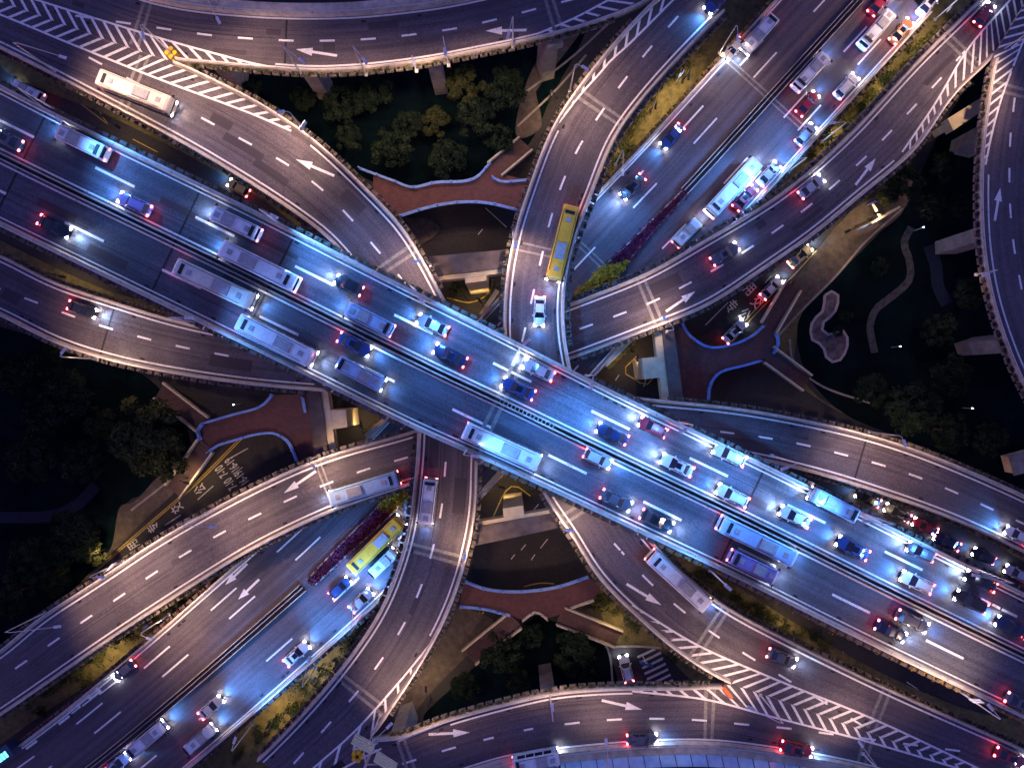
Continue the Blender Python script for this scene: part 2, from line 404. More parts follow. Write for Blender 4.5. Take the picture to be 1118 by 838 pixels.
# ---------------------------------------------------------------- the setting: ground level
gm = MB(); gm.flat([(-1500, -1500, 0), (1500, -1500, 0), (1500, 1500, 0), (-1500, 1500, 0)])
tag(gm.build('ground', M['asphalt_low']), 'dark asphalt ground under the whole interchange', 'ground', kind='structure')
def area(name, pts, z, m, label, cat, smooth=True, kind='structure'):
    P = catmull(list(pts) + [pts[0]], 120)[:-1] if smooth else pts
    mb = MB(); mb.prism([W(p[0], p[1], z) for p in P][::-1], 0.0, z)
    return tag(mb.build(name, m), label, cat, kind=kind)
def line_ground(pts, width, z, m, name='line', parent=None, h=0.0, smooth=True):
    P = catmull(pts, 100) if smooth else np.array(pts, float)
    cv = Curve([W(p[0], p[1], z) for p in P]); mb = MB()
    if h: sweep(mb, cv, 0, cv.len, rectp(-width / 2, width / 2, -z, h))
    else: sweep(mb, cv, 0, cv.len, [(-width / 2, 0), (width / 2, 0)], closed=False)
    return mb.build(name, m, parent)

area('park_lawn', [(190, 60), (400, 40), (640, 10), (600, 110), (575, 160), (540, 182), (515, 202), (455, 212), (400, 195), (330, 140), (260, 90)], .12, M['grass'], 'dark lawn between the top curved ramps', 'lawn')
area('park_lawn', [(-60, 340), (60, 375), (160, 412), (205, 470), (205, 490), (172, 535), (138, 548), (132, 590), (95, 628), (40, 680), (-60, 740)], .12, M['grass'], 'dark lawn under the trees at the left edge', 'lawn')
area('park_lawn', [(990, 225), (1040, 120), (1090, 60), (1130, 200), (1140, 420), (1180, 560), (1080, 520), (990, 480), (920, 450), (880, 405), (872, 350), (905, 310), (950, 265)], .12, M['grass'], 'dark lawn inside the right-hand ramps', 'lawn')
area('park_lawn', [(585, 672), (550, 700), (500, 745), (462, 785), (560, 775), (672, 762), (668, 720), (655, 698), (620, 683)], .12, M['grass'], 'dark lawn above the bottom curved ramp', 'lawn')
# verges beside the expressways
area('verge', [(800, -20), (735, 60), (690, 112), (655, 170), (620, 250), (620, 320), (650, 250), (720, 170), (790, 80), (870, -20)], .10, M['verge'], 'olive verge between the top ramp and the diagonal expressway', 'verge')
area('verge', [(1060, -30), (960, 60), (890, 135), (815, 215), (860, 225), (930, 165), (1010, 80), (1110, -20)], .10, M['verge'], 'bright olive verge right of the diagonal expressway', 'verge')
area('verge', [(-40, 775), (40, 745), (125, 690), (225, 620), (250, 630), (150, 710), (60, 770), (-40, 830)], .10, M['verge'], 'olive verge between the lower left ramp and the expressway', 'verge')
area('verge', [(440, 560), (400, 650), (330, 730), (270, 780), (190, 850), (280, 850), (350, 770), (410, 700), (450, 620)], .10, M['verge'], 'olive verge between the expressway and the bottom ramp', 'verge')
area('verge', [(0, 48), (60, 72), (150, 122), (240, 170), (300, 205), (330, 250), (290, 220), (210, 172), (120, 127), (0, 72)], .10, M['verge'], 'thin green strip below the upper left ramp', 'verge')
area('verge', [(0, 262), (60, 292), (120, 318), (190, 338), (210, 352), (120, 330), (50, 306), (0, 284)], .10, M['verge'], 'thin green strip above the left ramp', 'verge')
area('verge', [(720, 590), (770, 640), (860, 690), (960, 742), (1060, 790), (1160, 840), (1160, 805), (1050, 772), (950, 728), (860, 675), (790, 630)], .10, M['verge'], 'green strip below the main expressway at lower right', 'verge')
area('verge', [(645, 645), (665, 690), (672, 704), (720, 710), (760, 745), (790, 745), (740, 700), (700, 670), (670, 640)], .10, M['verge'], 'pale green corner beside the zebra crossing', 'verge')
area('verge', [(840, 365), (880, 335), (872, 360), (868, 395), (890, 430), (930, 455), (900, 440), (860, 410), (842, 385)], .10, M['verge'], 'olive strip around the round plaza', 'verge')
area('verge', [(870, 512), (960, 540), (1060, 580), (1150, 625), (1150, 605), (1060, 566), (960, 525)], .10, M['verge'], 'green strip below the right ramp', 'verge')
# pavements
area('pavement', [(845, 345), (880, 290), (930, 230), (975, 205), (1000, 190), (985, 232), (945, 264), (910, 303), (878, 335), (852, 362)], .13, M['paving'], 'brown pavement between the right ramp and the park', 'pavement')
area('pavement', [(188, 540), (150, 575), (118, 608), (85, 640), (120, 600), (132, 552), (145, 548), (175, 518), (215, 490), (232, 470)], .13, M['paving'], 'brown pavement beside the bus lane at left', 'pavement')
area('pavement', [(500, 660), (540, 680), (510, 715), (480, 745), (455, 775), (440, 800), (430, 775), (460, 725)], .13, M['paving'], 'brown pavement left of the bottom park', 'pavement')
area('pavement', [(415, 190), (450, 208), (440, 235), (470, 240), (480, 250), (450, 270), (430, 240)], .13, M['paving'], 'brown pavement under the top footbridge', 'pavement')
area('pavement', [(585, 100), (640, 20), (620, 20), (575, 90), (565, 150), (590, 140)], .13, M['paving'], 'brown pavement left of the top curved ramp', 'pavement')
# park features on the right
area('plaza', [(838 + x / 4, 210 + y / 4) for x, y in [(250, 450), (290, 430), (312, 460), (300, 500), (290, 530), (245, 565), (240, 605), (280, 622), (325, 600), (350, 640), (338, 700), (300, 742), (258, 722), (240, 665), (200, 650), (188, 600), (202, 555), (240, 520)]], .16, M['sand'], 'pale lobed plaza on the dark lawn', 'plaza')
tag(line_ground([(838 + x / 4, 210 + y / 4) for x, y in [(250, 450), (290, 430), (312, 460), (300, 500), (290, 530), (245, 565), (240, 605), (280, 622), (325, 600), (350, 640), (338, 700), (300, 742), (258, 722), (240, 665), (200, 650), (188, 600), (202, 555), (240, 520), (250, 450)]], .45, .18, M['sand_edge'], 'kerb', h=.05), 'pale edge of the lobed plaza', 'kerb', kind='structure')
tag(line_ground([(995, 248), (987, 265), (993, 285), (993, 305), (972, 325), (957, 337), (950, 355), (955, 385)], 1.3, .16, M['dusk_path'], 'path', h=.01), 'stone path winding over the dark lawn', 'path', kind='structure')
tag(line_ground([(1014, 268), (1022, 290), (1024, 312), (1034, 332)], 2.2, .16, mat('blue_path', (0.012, 0.020, 0.036)), 'path', h=.01), 'short bluish path on the dark lawn', 'path', kind='structure')
tag(line_ground([(105, 530), (85, 550), (60, 562), (-10, 565)], 2.0, .16, mat('blue_path_b', (0.008, 0.014, 0.026)), 'path', h=.01), 'dark blue path between the left trees', 'path', kind='structure')
for pts, lab in (([(986, 227), (945, 264), (912, 302), (878, 336), (850, 366)], 'pale kerb between the brown pavement and the park'),
                 ([(862, 370), (866, 395), (895, 420), (950, 440)], 'kerb around the lawn below the lobed plaza'),
                 ([(185, 524), (165, 540), (143, 557)], 'kerb below the big tree at left'),
                 ([(655, 694), (665, 712), (669, 748)], 'kerb between the lawn and the car park'),
                 ([(668, 706), (690, 705), (722, 707)], 'kerb above the zebra crossing'),
                 ([(575, 100), (625, 62), (665, 25)], 'kerb of the pavement left of the top ramp'),
                 ([(565, 138), (610, 95), (640, 60)], 'low wall left of the top curved ramp')):
    tag(line_ground(pts, .35, .15, M['concrete_dark'], 'kerb', h=.06), lab, 'kerb', kind='structure')
# street lines
SL = MB(); YL = MB()
def gl(mb, pts, wd=.14, z=.02):
    cv = Curve([W(p[0], p[1], z) for p in catmull(pts, 60)]); sweep(mb, cv, 0, cv.len, [(-wd / 2, 0), (wd / 2, 0)], closed=False)
for o in (0, 3): gl(YL, [(262 + o, 478), (215 + o, 525), (160 + o, 573), (90 + o, 633), (20 + o, 690)], .16)
gl(YL, [(798, 372), (812, 352), (838, 325), (862, 305), (890, 275), (915, 250)], .16); gl(YL, [(800, 374), (815, 354), (842, 326), (865, 307)], .16)
gl(YL, [(60, 97), (80, 108), (118, 136)], .14); gl(YL, [(50, 92), (95, 106), (118, 136)], .14); gl(YL, [(145, 152), (172, 166)], .14)
gl(YL, [(528, 668), (495, 700), (470, 728)], .22); gl(YL, [(524, 668), (491, 700), (468, 726)], .12)
for a in ([(696, 388), (681, 405), (690, 412), (705, 420), (713, 413)], [(538, 565), (553, 535), (562, 530), (579, 541)], [(488, 325), (515, 330), (535, 318), (538, 305)]): gl(YL, a, .2)
gl(YL, [(572, 640), (590, 636), (605, 637)], .2)
for a, b in (((251, 500), (271, 489)), ((216, 545), (233, 530)), ((180, 573), (197, 562)), ((770, 355), (795, 330)), ((835, 309), (842, 301)), ((569, 600), (574, 594)), ((562, 605), (558, 610)), ((590, 598), (598, 588)),
             ((584, 605), (580, 611)), ((522, 256), (527, 250)), ((530, 227), (553, 248)), ((548, 825), (540, 832)), ((583, 556), (588, 550)), ((672, 415), (676, 409)), ((709, 400), (703, 422))):
    gl(SL, [a, ((a[0] + b[0]) / 2, (a[1] + b[1]) / 2), b], .16)
for k in range(7):
    a = (696 + k * 2.6, 717 + k * 6.0); gl(SL, [a, (a[0] + 11, a[1] - 5), (a[0] + 23, a[1] - 11)], .42, .022)
for i, (x, y) in enumerate([(920, 711), (932, 722), (944, 731), (955, 738), (966, 744), (990, 744), (1000, 750), (1012, 757), (1022, 762), (1035, 767)]):
    gl(SL, [(x, y), (x + 7, y + 4.5), (x + 13, y + 9)] if i % 2 else [(x, y), (x + 5, y + 7), (x + 12, y + 13)], .18)
tag(YL.build('street_marking', M['paint_yellow']), 'yellow lines of the streets under the ramps', 'road marking', kind='structure')
tag(SL.build('street_marking', M['paint_old']), 'worn white dashes and zebra bars of the streets below', 'road marking', kind='structure')

def text(body, px, py, z, up_px, size, m, name, label, sx=1.0, parent=None):
    """lettering painted on a road: up_px is the direction of the letters' tops in the picture"""
    cu = bpy.data.curves.new('lettering', 'FONT'); cu.body = body; cu.size = size; cu.align_x = 'CENTER'; cu.align_y = 'CENTER'; cu.offset = 0.02
    t = bpy.data.objects.new('lettering', cu); col.objects.link(t); bpy.context.view_layer.update()
    me = bpy.data.meshes.new_from_object(t); bpy.data.objects.remove(t); me.materials.clear(); me.materials.append(m)
    o = bpy.data.objects.new(name, me); col.objects.link(o)
    p = W(px, py, z); u = Vector((up_px[0], -up_px[1])).normalized()
    o.location = (p[0], p[1], p[2]); o.rotation_euler = (0, 0, math.atan2(u.y, u.x) - math.pi / 2); o.scale = (1, sx, 1)
    if parent: o.parent = parent
    elif label: tag(o, label, 'road marking', kind='structure')
    return o
upd = (-1, .72)
text('16-19|16-19', 259, 514, .025, upd, 1.15, M['paint_old'], 'street_marking', 'bus lane hours 16-19 in worn white on the left street', 2.0)
text('7-10  7-10', 247, 521, .025, upd, 1.15, M['paint_old'], 'street_marking', 'bus lane hours 7-10 in worn white on the left street', 2.0)
for ch, x, y in (('公', 219, 533), ('交', 194, 554), ('专', 168, 575), ('用', 146, 594)):
    text(ch, x, y, .025, upd, 1.5, M['paint_old'], 'street_marking', 'large worn bus lane character %s on the left street' % ch, 1.6)
upu = (1, -1)
for ch, x, y in (('公', 812, 344), ('交', 826, 330), ('专', 798, 335), ('用', 818, 316)):
    text(ch, x, y, .025, upu, 1.7, M['paint_old'], 'street_marking', 'worn lane character %s on the street under the right ramp' % ch, 1.6)

# ---------------------------------------------------------------- the elevated roads
Rib = Ribbon
Mx = Rib('M', [(-70, 57), (0, 92), (62, 124), (280, 230), (420, 301), (559, 370), (657, 420), (839, 508), (1000, 588), (1089, 632), (1190, 682)],
         [(-70, 213), (0, 247), (280, 383), (355, 420), (450, 467), (560, 516), (700, 582), (800, 629), (943, 700), (1118, 784), (1190, 818)], [(0, 29.5), (.5, 28), (1, 26.5)])
P = Rib('P', [(-60, 27), (0, 54), (117, 114), (207, 162), (279, 205), (327, 237), (362, 265), (415, 335), (452, 410), (456, 472), (452, 527), (445, 580), (430, 630), (412, 670), (372, 728), (325, 783), (280, 828), (240, 862)],
        [(-60, -17), (0, 2), (75, 29), (140, 52), (193, 68), (240, 90), (280, 110), (337, 147), (380, 185), (405, 210), (440, 247), (465, 287), (485, 325), (512, 385), (524, 440), (522, 505), (520, 560), (505, 628), (485, 680), (455, 733), (425, 778), (408, 803), (385, 819), (360, 838), (322, 866)],
        [(0, 20), (.35, 19.5), (.6, 18.5), (1, 18)])
Q = Rib('Q', [(745, -25), (715, 0), (672, 45), (630, 97), (602, 140), (575, 210), (560, 258), (551, 310), (549, 357), (555, 430), (572, 490), (593, 540), (622, 582), (652, 630), (695, 673), (735, 708), (795, 745), (839, 760), (948, 799), (1056, 838), (1130, 868)],
        [(830, -25), (805, 0), (735, 72), (692, 122), (670, 155), (648, 210), (625, 272), (616, 335), (621, 390), (638, 450), (670, 530), (712, 590), (755, 632), (797, 663), (839, 686), (965, 748), (1050, 786), (1118, 816), (1180, 846)],
        [(0, 19), (.5, 18.5), (.65, 19.5), (1, 20)])
Rr = Rib('R', [(-70, 250), (0, 277), (60, 307), (120, 327), (197, 350), (290, 368), (400, 377), (500, 370), (570, 350), (627, 329), (707, 297), (760, 267), (853, 210), (923, 150), (1000, 67), (1068, 0), (1105, -40)],
         [(-70, 315), (0, 344), (62, 375), (125, 395), (200, 410), (279, 421), (362, 428), (450, 434), (540, 420), (628, 391), (710, 360), (772, 335), (838, 292), (888, 257), (945, 210), (998, 165), (1038, 107), (1085, 62), (1098, 39), (1110, 19), (1145, -35)],
         [(0, 14), (.5, 13), (1, 14)])
Sr = Rib('S', [(-60, 745), (0, 710), (40, 676), (110, 630), (175, 587), (279, 530), (355, 497), (450, 470), (540, 440), (640, 428), (720, 436), (785, 442), (839, 450), (938, 471), (1013, 495), (1118, 540), (1180, 572)],
         [(-60, 820), (0, 782), (125, 696), (230, 628), (280, 598), (367, 557), (447, 530), (530, 505), (600, 492), (700, 487), (800, 497), (888, 517), (945, 534), (1038, 567), (1118, 604), (1180, 637)],
         [(0, 14), (.5, 13), (1, 14)])
E = Rib('E', [(20, -60), (90, -30), (175, 0), (279, 13), (380, 14), (455, 7), (495, 1), (560, -14), (620, -35), (680, -62)],
        [(-60, -17), (0, 2), (75, 29), (140, 52), (193, 68), (225, 71), (279, 76), (355, 80), (455, 71), (530, 57), (560, 51), (635, 32), (690, 12), (718, -2), (760, -25)],
        [(0, 20), (.6, 20), (1, 19)])
F = Rib('F', [(322, 866), (360, 838), (385, 819), (408, 803), (430, 803), (487, 783), (560, 763), (607, 753), (675, 748), (735, 748), (795, 747), (839, 760), (948, 799), (1056, 838), (1130, 868)],
        [(420, 885), (470, 858), (520, 840), (560, 829), (660, 817), (720, 813), (777, 813), (839, 820), (938, 838), (1010, 860), (1080, 885)],
        [(0, 18), (.3, 20), (1, 20)])
G = Rib('G', [(1145, -35), (1110, 19), (1098, 39), (1085, 62), (1076, 105), (1070, 150), (1067, 210), (1070, 275), (1080, 330), (1100, 390), (1116, 425), (1150, 490)],
        [(1260, 10), (1200, 50), (1165, 110), (1150, 160), (1144, 210), (1146, 270), (1156, 325), (1174, 375), (1192, 410), (1230, 470)],
        [(0, 14), (.3, 15), (1, 19)])
ncen = catmull([(-20, 925), (40, 882), (100, 838), (190, 764), (280, 686), (352, 622), (433, 543), (500, 472), (560, 408), (648, 312), (748, 208), (843, 104), (938, 0), (1000, -68)], 300)
NT = np.gradient(ncen, axis=0); NT /= np.linalg.norm(NT, axis=1)[:, None]; NT = smooth1(NT, 20); NN = np.stack([NT[:, 1], -NT[:, 0]], 1)
N = Rib('N', (ncen + NN * 68)[::12], (ncen - NN * 68)[::12], [(0, 8), (1, 8)])

def viaduct(key, label, m):
    r = empty('elevated_road'); tag(r, label, 'elevated road', kind='structure'); RIB[key].root = r; deck(RIB[key], r, m); return r
viaduct('N', 'six lane expressway running diagonally from lower left to upper right', M['asphalt'])
viaduct('R', 'curved ramp from the left edge to the upper right corner', M['asphalt'])
viaduct('S', 'curved ramp from the lower left to the right edge', M['asphalt'])
viaduct('P', 'curved ramp from the upper left corner down to the bottom', M['asphalt'])
viaduct('Q', 'curved ramp from the top down to the lower right corner', M['asphalt'])
viaduct('E', 'curved ramp along the top edge', M['asphalt'])
viaduct('F', 'curved ramp along the bottom edge', M['asphalt'])
viaduct('G', 'curved ramp along the right edge', M['asphalt'])
viaduct('M', 'wide topmost expressway crossing from upper left to lower right', M['asphalt_main'])

def sn(rb, side, px, py):
    cv = rb.A if side == 'A' else rb.B; return cv.near(W(px, py, rb.zat(px, py)))
INF = 1e9
spans = {  # side -> intervals that have a wall
 'M': {'A': (0, INF), 'B': (0, INF)}, 'R': {'A': (0, INF), 'B': (0, sn(Rr, 'B', 1085, 62))}, 'S': {'A': (0, INF), 'B': (0, INF)},
 'P': {'A': (0, INF), 'B': (sn(P, 'B', 194, 68), sn(P, 'B', 409, 802))}, 'Q': {'A': (0, sn(Q, 'A', 795, 745)), 'B': (0, INF)},
 'E': {'A': (0, INF), 'B': (sn(E, 'B', 196, 68), INF)}, 'F': {'A': (sn(F, 'A', 414, 803), sn(F, 'A', 790, 746)), 'B': (0, INF)},
 'G': {'A': (sn(G, 'A', 1085, 64), INF), 'B': (0, INF)}, 'N': {'A': (0, INF), 'B': (0, INF)}}
for k, d in spans.items():
    rb = RIB[k]
    for side in 'AB':
        cv = rb.A if side == 'A' else rb.B; a, b = d[side]; parapet(rb, side, a, min(b, cv.len), rb.root, .6 if k == 'M' else .46)

# ---- painted lines
def newp(): return MB()
el = {k: MB() for k in RIB}; dm = {k: MB() for k in RIB}; hm = {k: MB() for k in RIB}; jm = {k: MB() for k in RIB}; am = {k: MB() for k in RIB}
edge_line(Mx, 'A', 0, INF, el['M'], 1.05, .2); edge_line(Mx, 'B', 0, INF, el['M'], 1.05, .2)
for o in (-1.05, .80): sweep(el['M'], Mx.C, 0, INF, [(o, .012), (o + .25, .012)], closed=False)
for k in 'RS': edge_line(RIB[k], 'A', 0, INF, el[k])
edge_line(Sr, 'B', 0, INF, el['S']); edge_line(Rr, 'B', 0, sn(Rr, 'B', 975, 178), el['R'])
edge_line(P, 'A', 0, INF, el['P']); edge_line(P, 'B', sn(P, 'B', 345, 152), sn(P, 'B', 474, 700), el['P'])
edge_line(Q, 'B', 0, INF, el['Q']); edge_line(Q, 'A', sn(Q, 'A', 602, 140), sn(Q, 'A', 690, 668), el['Q'])
edge_line(E, 'A', 0, INF, el['E'], .7); edge_line(E, 'B', sn(E, 'B', 300, 77), sn(E, 'B', 590, 45), el['E'])
edge_line(F, 'B', 0, INF, el['F'], .7); edge_line(F, 'A', sn(F, 'A', 490, 783), sn(F, 'A', 690, 748), el['F'], 1.1)
edge_line(G, 'A', sn(G, 'A', 1069, 190), INF, el['G'], 1.6); edge_line(G, 'B', 0, INF, el['G'])
edge_line(N, 'A', 0, INF, el['N'], .7); edge_line(N, 'B', 0, INF, el['N'], .7)
dashes(Mx, [(125.5, 193.5), (347.5, 303), (454, 355), (662.5, 456.5), (876, 558.5), (985, 611), (1091.5, 663.5)], 10, dm['M'], 6.1, .36, (1, 0))
dashes(Mx, [(92, 253), (204.5, 307.5), (308, 357), (408, 405.5), (506.5, 452.5), (604, 499), (709, 550.5), (814, 602), (924, 656), (1031.5, 708.5)], 10, dm['M'], 6.1, .36, (1, 1))
dashes(E, [(179, 31.5), (225, 38), (270, 42), (317.5, 44.5), (362, 44.5), (406, 42.5), (450, 38), (493, 32), (535, 23), (577.5, 12)], 10, dm['E'], extra=(2, 1))
dashes(P, [(186, 110.5), (228, 133), (269, 155), (311, 178), (348, 204), (381, 236.5), (410, 270.5)], 7, dm['P'], extra=(4, 1))
dashes(P, [(486, 512), (482, 555), (473, 597), (460, 639), (441, 681), (417, 719), (390, 755), (358, 791), (326, 827)], 9, dm['P'], extra=(1, 1))
dashes(Q, [(735, 24), (707, 56), (680, 90), (655, 125), (632, 161), (614, 200), (601, 240), (591, 282)], 8, dm['Q'], extra=(1, 2))
dashes(Q, [(676, 599), (707, 633), (740, 662), (777, 690), (816, 715), (857, 740)], 6, dm['Q'], extra=(1, 5))
dashes(Rr, [(34, 328), (74, 343), (115, 357), (158, 369), (200, 379), (242, 387)], 6, dm['R'], extra=(2, 2))
dashes(Rr, [(640, 356.5), (677, 343), (712, 329.5), (749, 311), (784, 292), (817.5, 271.5), (852, 248), (884.5, 224), (916, 197.5), (946, 170.5), (973, 143), (999, 115.5), (1025, 88), (1049, 61)], 14, dm['R'], extra=(0, 3))
dashes(Sr, [(438, 501), (399, 512.5), (361, 526.5), (322.5, 542), (285, 560), (244, 580.5), (206, 602), (169, 625), (131, 651), (95, 675), (59, 700), (23, 725)], 12, dm['S'], extra=(0, 2))
dashes(Sr, [(794, 472), (835, 477.5), (876, 485), (917, 495), (958, 506), (998, 519), (1039, 535.5), (1077.5, 553)], 8, dm['S'], extra=(2, 2))
dashes(F, [(447, 831), (491, 817), (535, 805.5), (581, 795), (625.5, 789), (671, 785), (715, 784), (762, 785.5), (810, 790), (855, 794), (902, 800)], 11, dm['F'], extra=(0, 3))
dashes(G, [(1107, 114.5), (1103, 152), (1102, 190), (1103, 229), (1107, 269), (1114, 308)], 6, dm['G'], extra=(2, 3))
def nline(off, anchors, s_lo, s_hi):
    """six metre dashes at a fixed offset from the expressway's centre line; anchor = a dash centre in the photograph"""
    s = N.C.near(W(*anchors, 8)); k0 = s - 15 * 20
    for k in range(40):
        d = k0 + 15 * k
        if s_lo < d < s_hi: sweep(dm['N'], N.C, d - 2.9, d + 2.9, [(off - .14, .012), (off + .14, .012)], closed=False)
half = N.C.near((0, 0, 0)); sgn = 1
nline(7.4, (757, 126), half, INF); nline(4.3, (771, 140), half, INF); nline(-7.2, (947, 59), half, INF); nline(-4.0, (931, 43), half, INF)
nline(7.4, (248, 652), 0, half); nline(4.3, (262, 667), 0, half); nline(-5.2, (299, 705), 0, half)
for x, y in ((133, 720.5), (99.5, 749.5), (63, 779), (27, 808)):
    s = N.C.near(W(x, y, 8)); sweep(dm['N'], N.C, s - 1.2, s + 1.2, [(9.0, .012), (9.42, .012)], closed=False)
# chevrons
hatch(P, 'B', [(-60, -6), (0, 16), (75, 47), (175, 87), (279, 126), (318, 143)], hm['P'], 1, (193, 68))
hatch(E, 'B', [(-20, -20), (40, 0), (100, 19), (182, 44), (240, 60), (279, 70), (300, 74)], hm['E'], 1, (193, 68))
hatch(Q, 'A', [(690, 660), (760, 703), (839, 738), (955, 785), (1068, 838), (1120, 862)], hm['Q'], -1, (795, 745))
hatch(F, 'A', [(690, 754), (775, 764), (839, 781), (940, 807), (1045, 838), (1090, 853)], hm['F'], -1, (795, 745))
hatch(P, 'B', [(472, 700), (435, 745), (387, 798), (342, 838), (310, 866)], hm['P'], 1, (408, 803), period=3.6, ang=38)
hatch(F, 'A', [(320, 880), (350, 853), (377, 837), (420, 815), (487, 788)], hm['F'], -1, (408, 803), period=3.6, ang=38)
hatch(Rr, 'B', [(985, 166), (1003, 140), (1023, 110), (1058, 52), (1103, 0), (1130, -32)], hm['R'], -1, (1085, 62), period=1.75, width=.32)
hatch(G, 'A', [(1160, -30), (1130, 15), (1116, 48), (1103, 81), (1092, 112), (1082, 150), (1076, 180)], hm['G'], 1, (1085, 62), period=1.75, width=.32)
hatch(Q, 'A', [(740, -5), (685, 50), (667, 66), (655, 80), (635, 102), (610, 134)], hm['Q'], -1, (650, 70), period=2.7, ang=34)
hatch(E, 'B', [(587, 37), (627, 20), (665, 0), (690, -12)], hm['E'], 1, (650, 26), period=2.7, ang=34)
for k, tip, tail in (('E', (323, 54), (368, 61)), ('E', (530, 34), (575, 33)), ('P', (323, 174), (365, 192)), ('Q', (722, 660), (684, 637)), ('F', (701, 774), (657, 764)), ('F', (513, 799), (468, 801)),
                     ('R', (956, 173), (934, 202)), ('R', (759, 318), (727, 340)), ('G', (1092, 205), (1086, 241)), ('S', (310, 538), (345, 514)), ('N', (246, 638), (270, 615)), ('N', (260, 654), (283, 632))):
    arrow(RIB[k], tip, tail, am[k])
# joints
for k, x, y in (('M', 545, 434), ('P', 146, 80), ('P', 430, 290), ('P', 486, 603), ('P', 392, 752), ('Q', 662, 122), ('Q', 577, 268), ('Q', 634, 560), ('Q', 776, 682), ('Q', 960, 768), ('E', 158, 20), ('E', 604, 10),
                ('F', 441, 820), ('F', 774, 790), ('F', 942, 820), ('R', 712, 329), ('R', 1045, 50), ('S', 356, 526), ('G', 1108, 100), ('N', 646, 282), ('N', 800, 75)):
    joint(RIB[k], x, y, jm[k], .55 if k == 'M' else .5 if k in 'EPQFRG' and (x, y) not in ((577, 268),) else .3, 1.15 if k in 'MEPQFRG' else .8)
jd = {k: MB() for k in RIB}
for k, x, y in (('M', 40, 150), ('M', 205, 245), ('M', 815, 555), ('M', 300, 290), ('E', 311, 45), ('R', 122, 360), ('S', 940, 500)): joint(RIB[k], x, y, jd[k], .3, dark=True)
for k in RIB:
    rb = RIB[k]
    for nm, dct, mm in (('edge_line', el, 'paint'), ('lane_marking', dm, 'paint'), ('gore_marking', hm, 'paint'), ('lane_arrow', am, 'paint'), ('expansion_joint', jm, 'joint'), ('tar_joint', jd, 'joint_dark')):
        if dct[k].f: dct[k].build(nm, M[mm], rb.root)
for k, n_, seed in (('M', 16, 1), ('N', 14, 2), ('P', 9, 3), ('Q', 9, 4), ('R', 9, 5), ('S', 9, 6), ('E', 5, 7), ('F', 5, 8)):
    rb = RIB[k]; rd = random.Random(seed); mb = MB(); md = MB(); hw = np.linalg.norm(rb.A.P[75] - rb.B.P[75]) / 2 - 1.5
    for i in range(n_):
        s_ = rd.uniform(8, rb.C.len - 14); o = rd.uniform(-hw, hw - 1.2); sweep(mb, rb.C, s_, s_ + rd.uniform(1.5, 7), [(o, .006), (o + rd.uniform(.6, 2.0), .006)], closed=False)
    for i in range(n_ * 3):
        s_ = rd.uniform(3, rb.C.len - 4); cv, q = ((rb.A, rb.inA), (rb.B, rb.inB))[i % 2]; s_ = min(s_, cv.len - 2); sweep(md, cv, s_, s_ + .7, [(q * 1.3, .009), (q * 1.65, .009)], closed=False)
    ms = MB()
    for i in range(n_):
        s_ = rd.uniform(5, rb.C.len - 40); o = rd.uniform(-hw, hw); sweep(ms, rb.C, s_, s_ + rd.uniform(8, 35), [(o, .008), (o + .07, .008)], closed=False)
    ms.build('tar_seam', M['joint_dark'], rb.root)
    mb.build('repair_patch', M['patch' if seed % 2 else 'patch_light'], rb.root); md.build('drain_grate', M['joint_dark'], rb.root)
for ch, x, y in (('出', 88, 765), ('口', 118, 744)):
    text(ch, x, y, 8.02, (-1, .78), 2.3, M['paint'], 'lettering', None, 2.4, N.root)
# central barriers of the two expressways
mb = MB()
for o in (-.46, .22): sweep(mb, Mx.C, 0, INF, [(o, 0), (o + .24, 0), (o + .21, .8), (o + .03, .8)])
o = mb.build('median_barrier', M['coping'], Mx.root)
mb = MB(); s0 = Mx.C.near(Mx.pt(548, 438)); s1 = Mx.C.near(Mx.pt(607, 467))
for d in np.arange(s0, s1, .6): p = Mx.C.at(d, 0, .5); t = Mx.C.tan(d); mb.box(p, (.14, .62, .5), math.atan2(t[1], t[0]))
mb.build('barrier_slat', M['steel'], Mx.root)
mb = MB()
for o in (-.75, .0, .6): sweep(mb, N.C, 0, N.C.near(W(330, 640, 8)), [(o, 0), (o + .16, 0), (o + .12, .75), (o + .04, .75)])
for o in (-.75, .0, .6): sweep(mb, N.C, N.C.near(W(748, 208, 8)), INF, [(o, 0), (o + .16, 0), (o + .12, .75), (o + .04, .75)])
mb.build('median_barrier', M['coping'], N.root)
# widened median beds with purple hedge
def hedge_bed(L, Rt, lab, yel):
    z = 8.0; a = catmull(L, 40); b = catmull(Rt, 40); root = empty('hedge_bed', W(*L[0], z)); off = np.array(root.location)
    rim = MB()
    for e in (a, b): cv = Curve([W(p[0], p[1], z) - off for p in e]); sweep(rim, cv, 0, cv.len, rectp(-.12, .12, .0, .45))
    rim.build('kerb', M['coping'], root)
    cs = []; cy = []
    for i in range(40):
        p, q = W(*a[i], z), W(*b[i], z); L_ = np.linalg.norm(p - q); n = max(1, int(L_ / .45))
        for rep in range(2):
            for j in range(n):
                t = (j + .5) / n; c = p * (1 - t) + q * t + [rng.normal(0, .2), rng.normal(0, .2), .45] - off
                (cy if i < yel else cs).append(c)
    m1 = MB(); leaves(m1, cs, [.45] * len(cs), 22, .13); m1.build('foliage', M['leaf_purple'], root)
    m2 = MB(); leaves(m2, cy, [.55] * len(cy), 30, .15); m2.build('foliage', M['leaf_yellow'], root)
    tag(root, lab, 'hedge', 'purple hedges in the widened median')
hedge_bed([(628, 322), (650, 300), (690, 262), (745, 208)], [(664, 311), (680, 292), (710, 256), (752, 210)], 'purple hedge with a yellow tip in the median above the centre', 11)
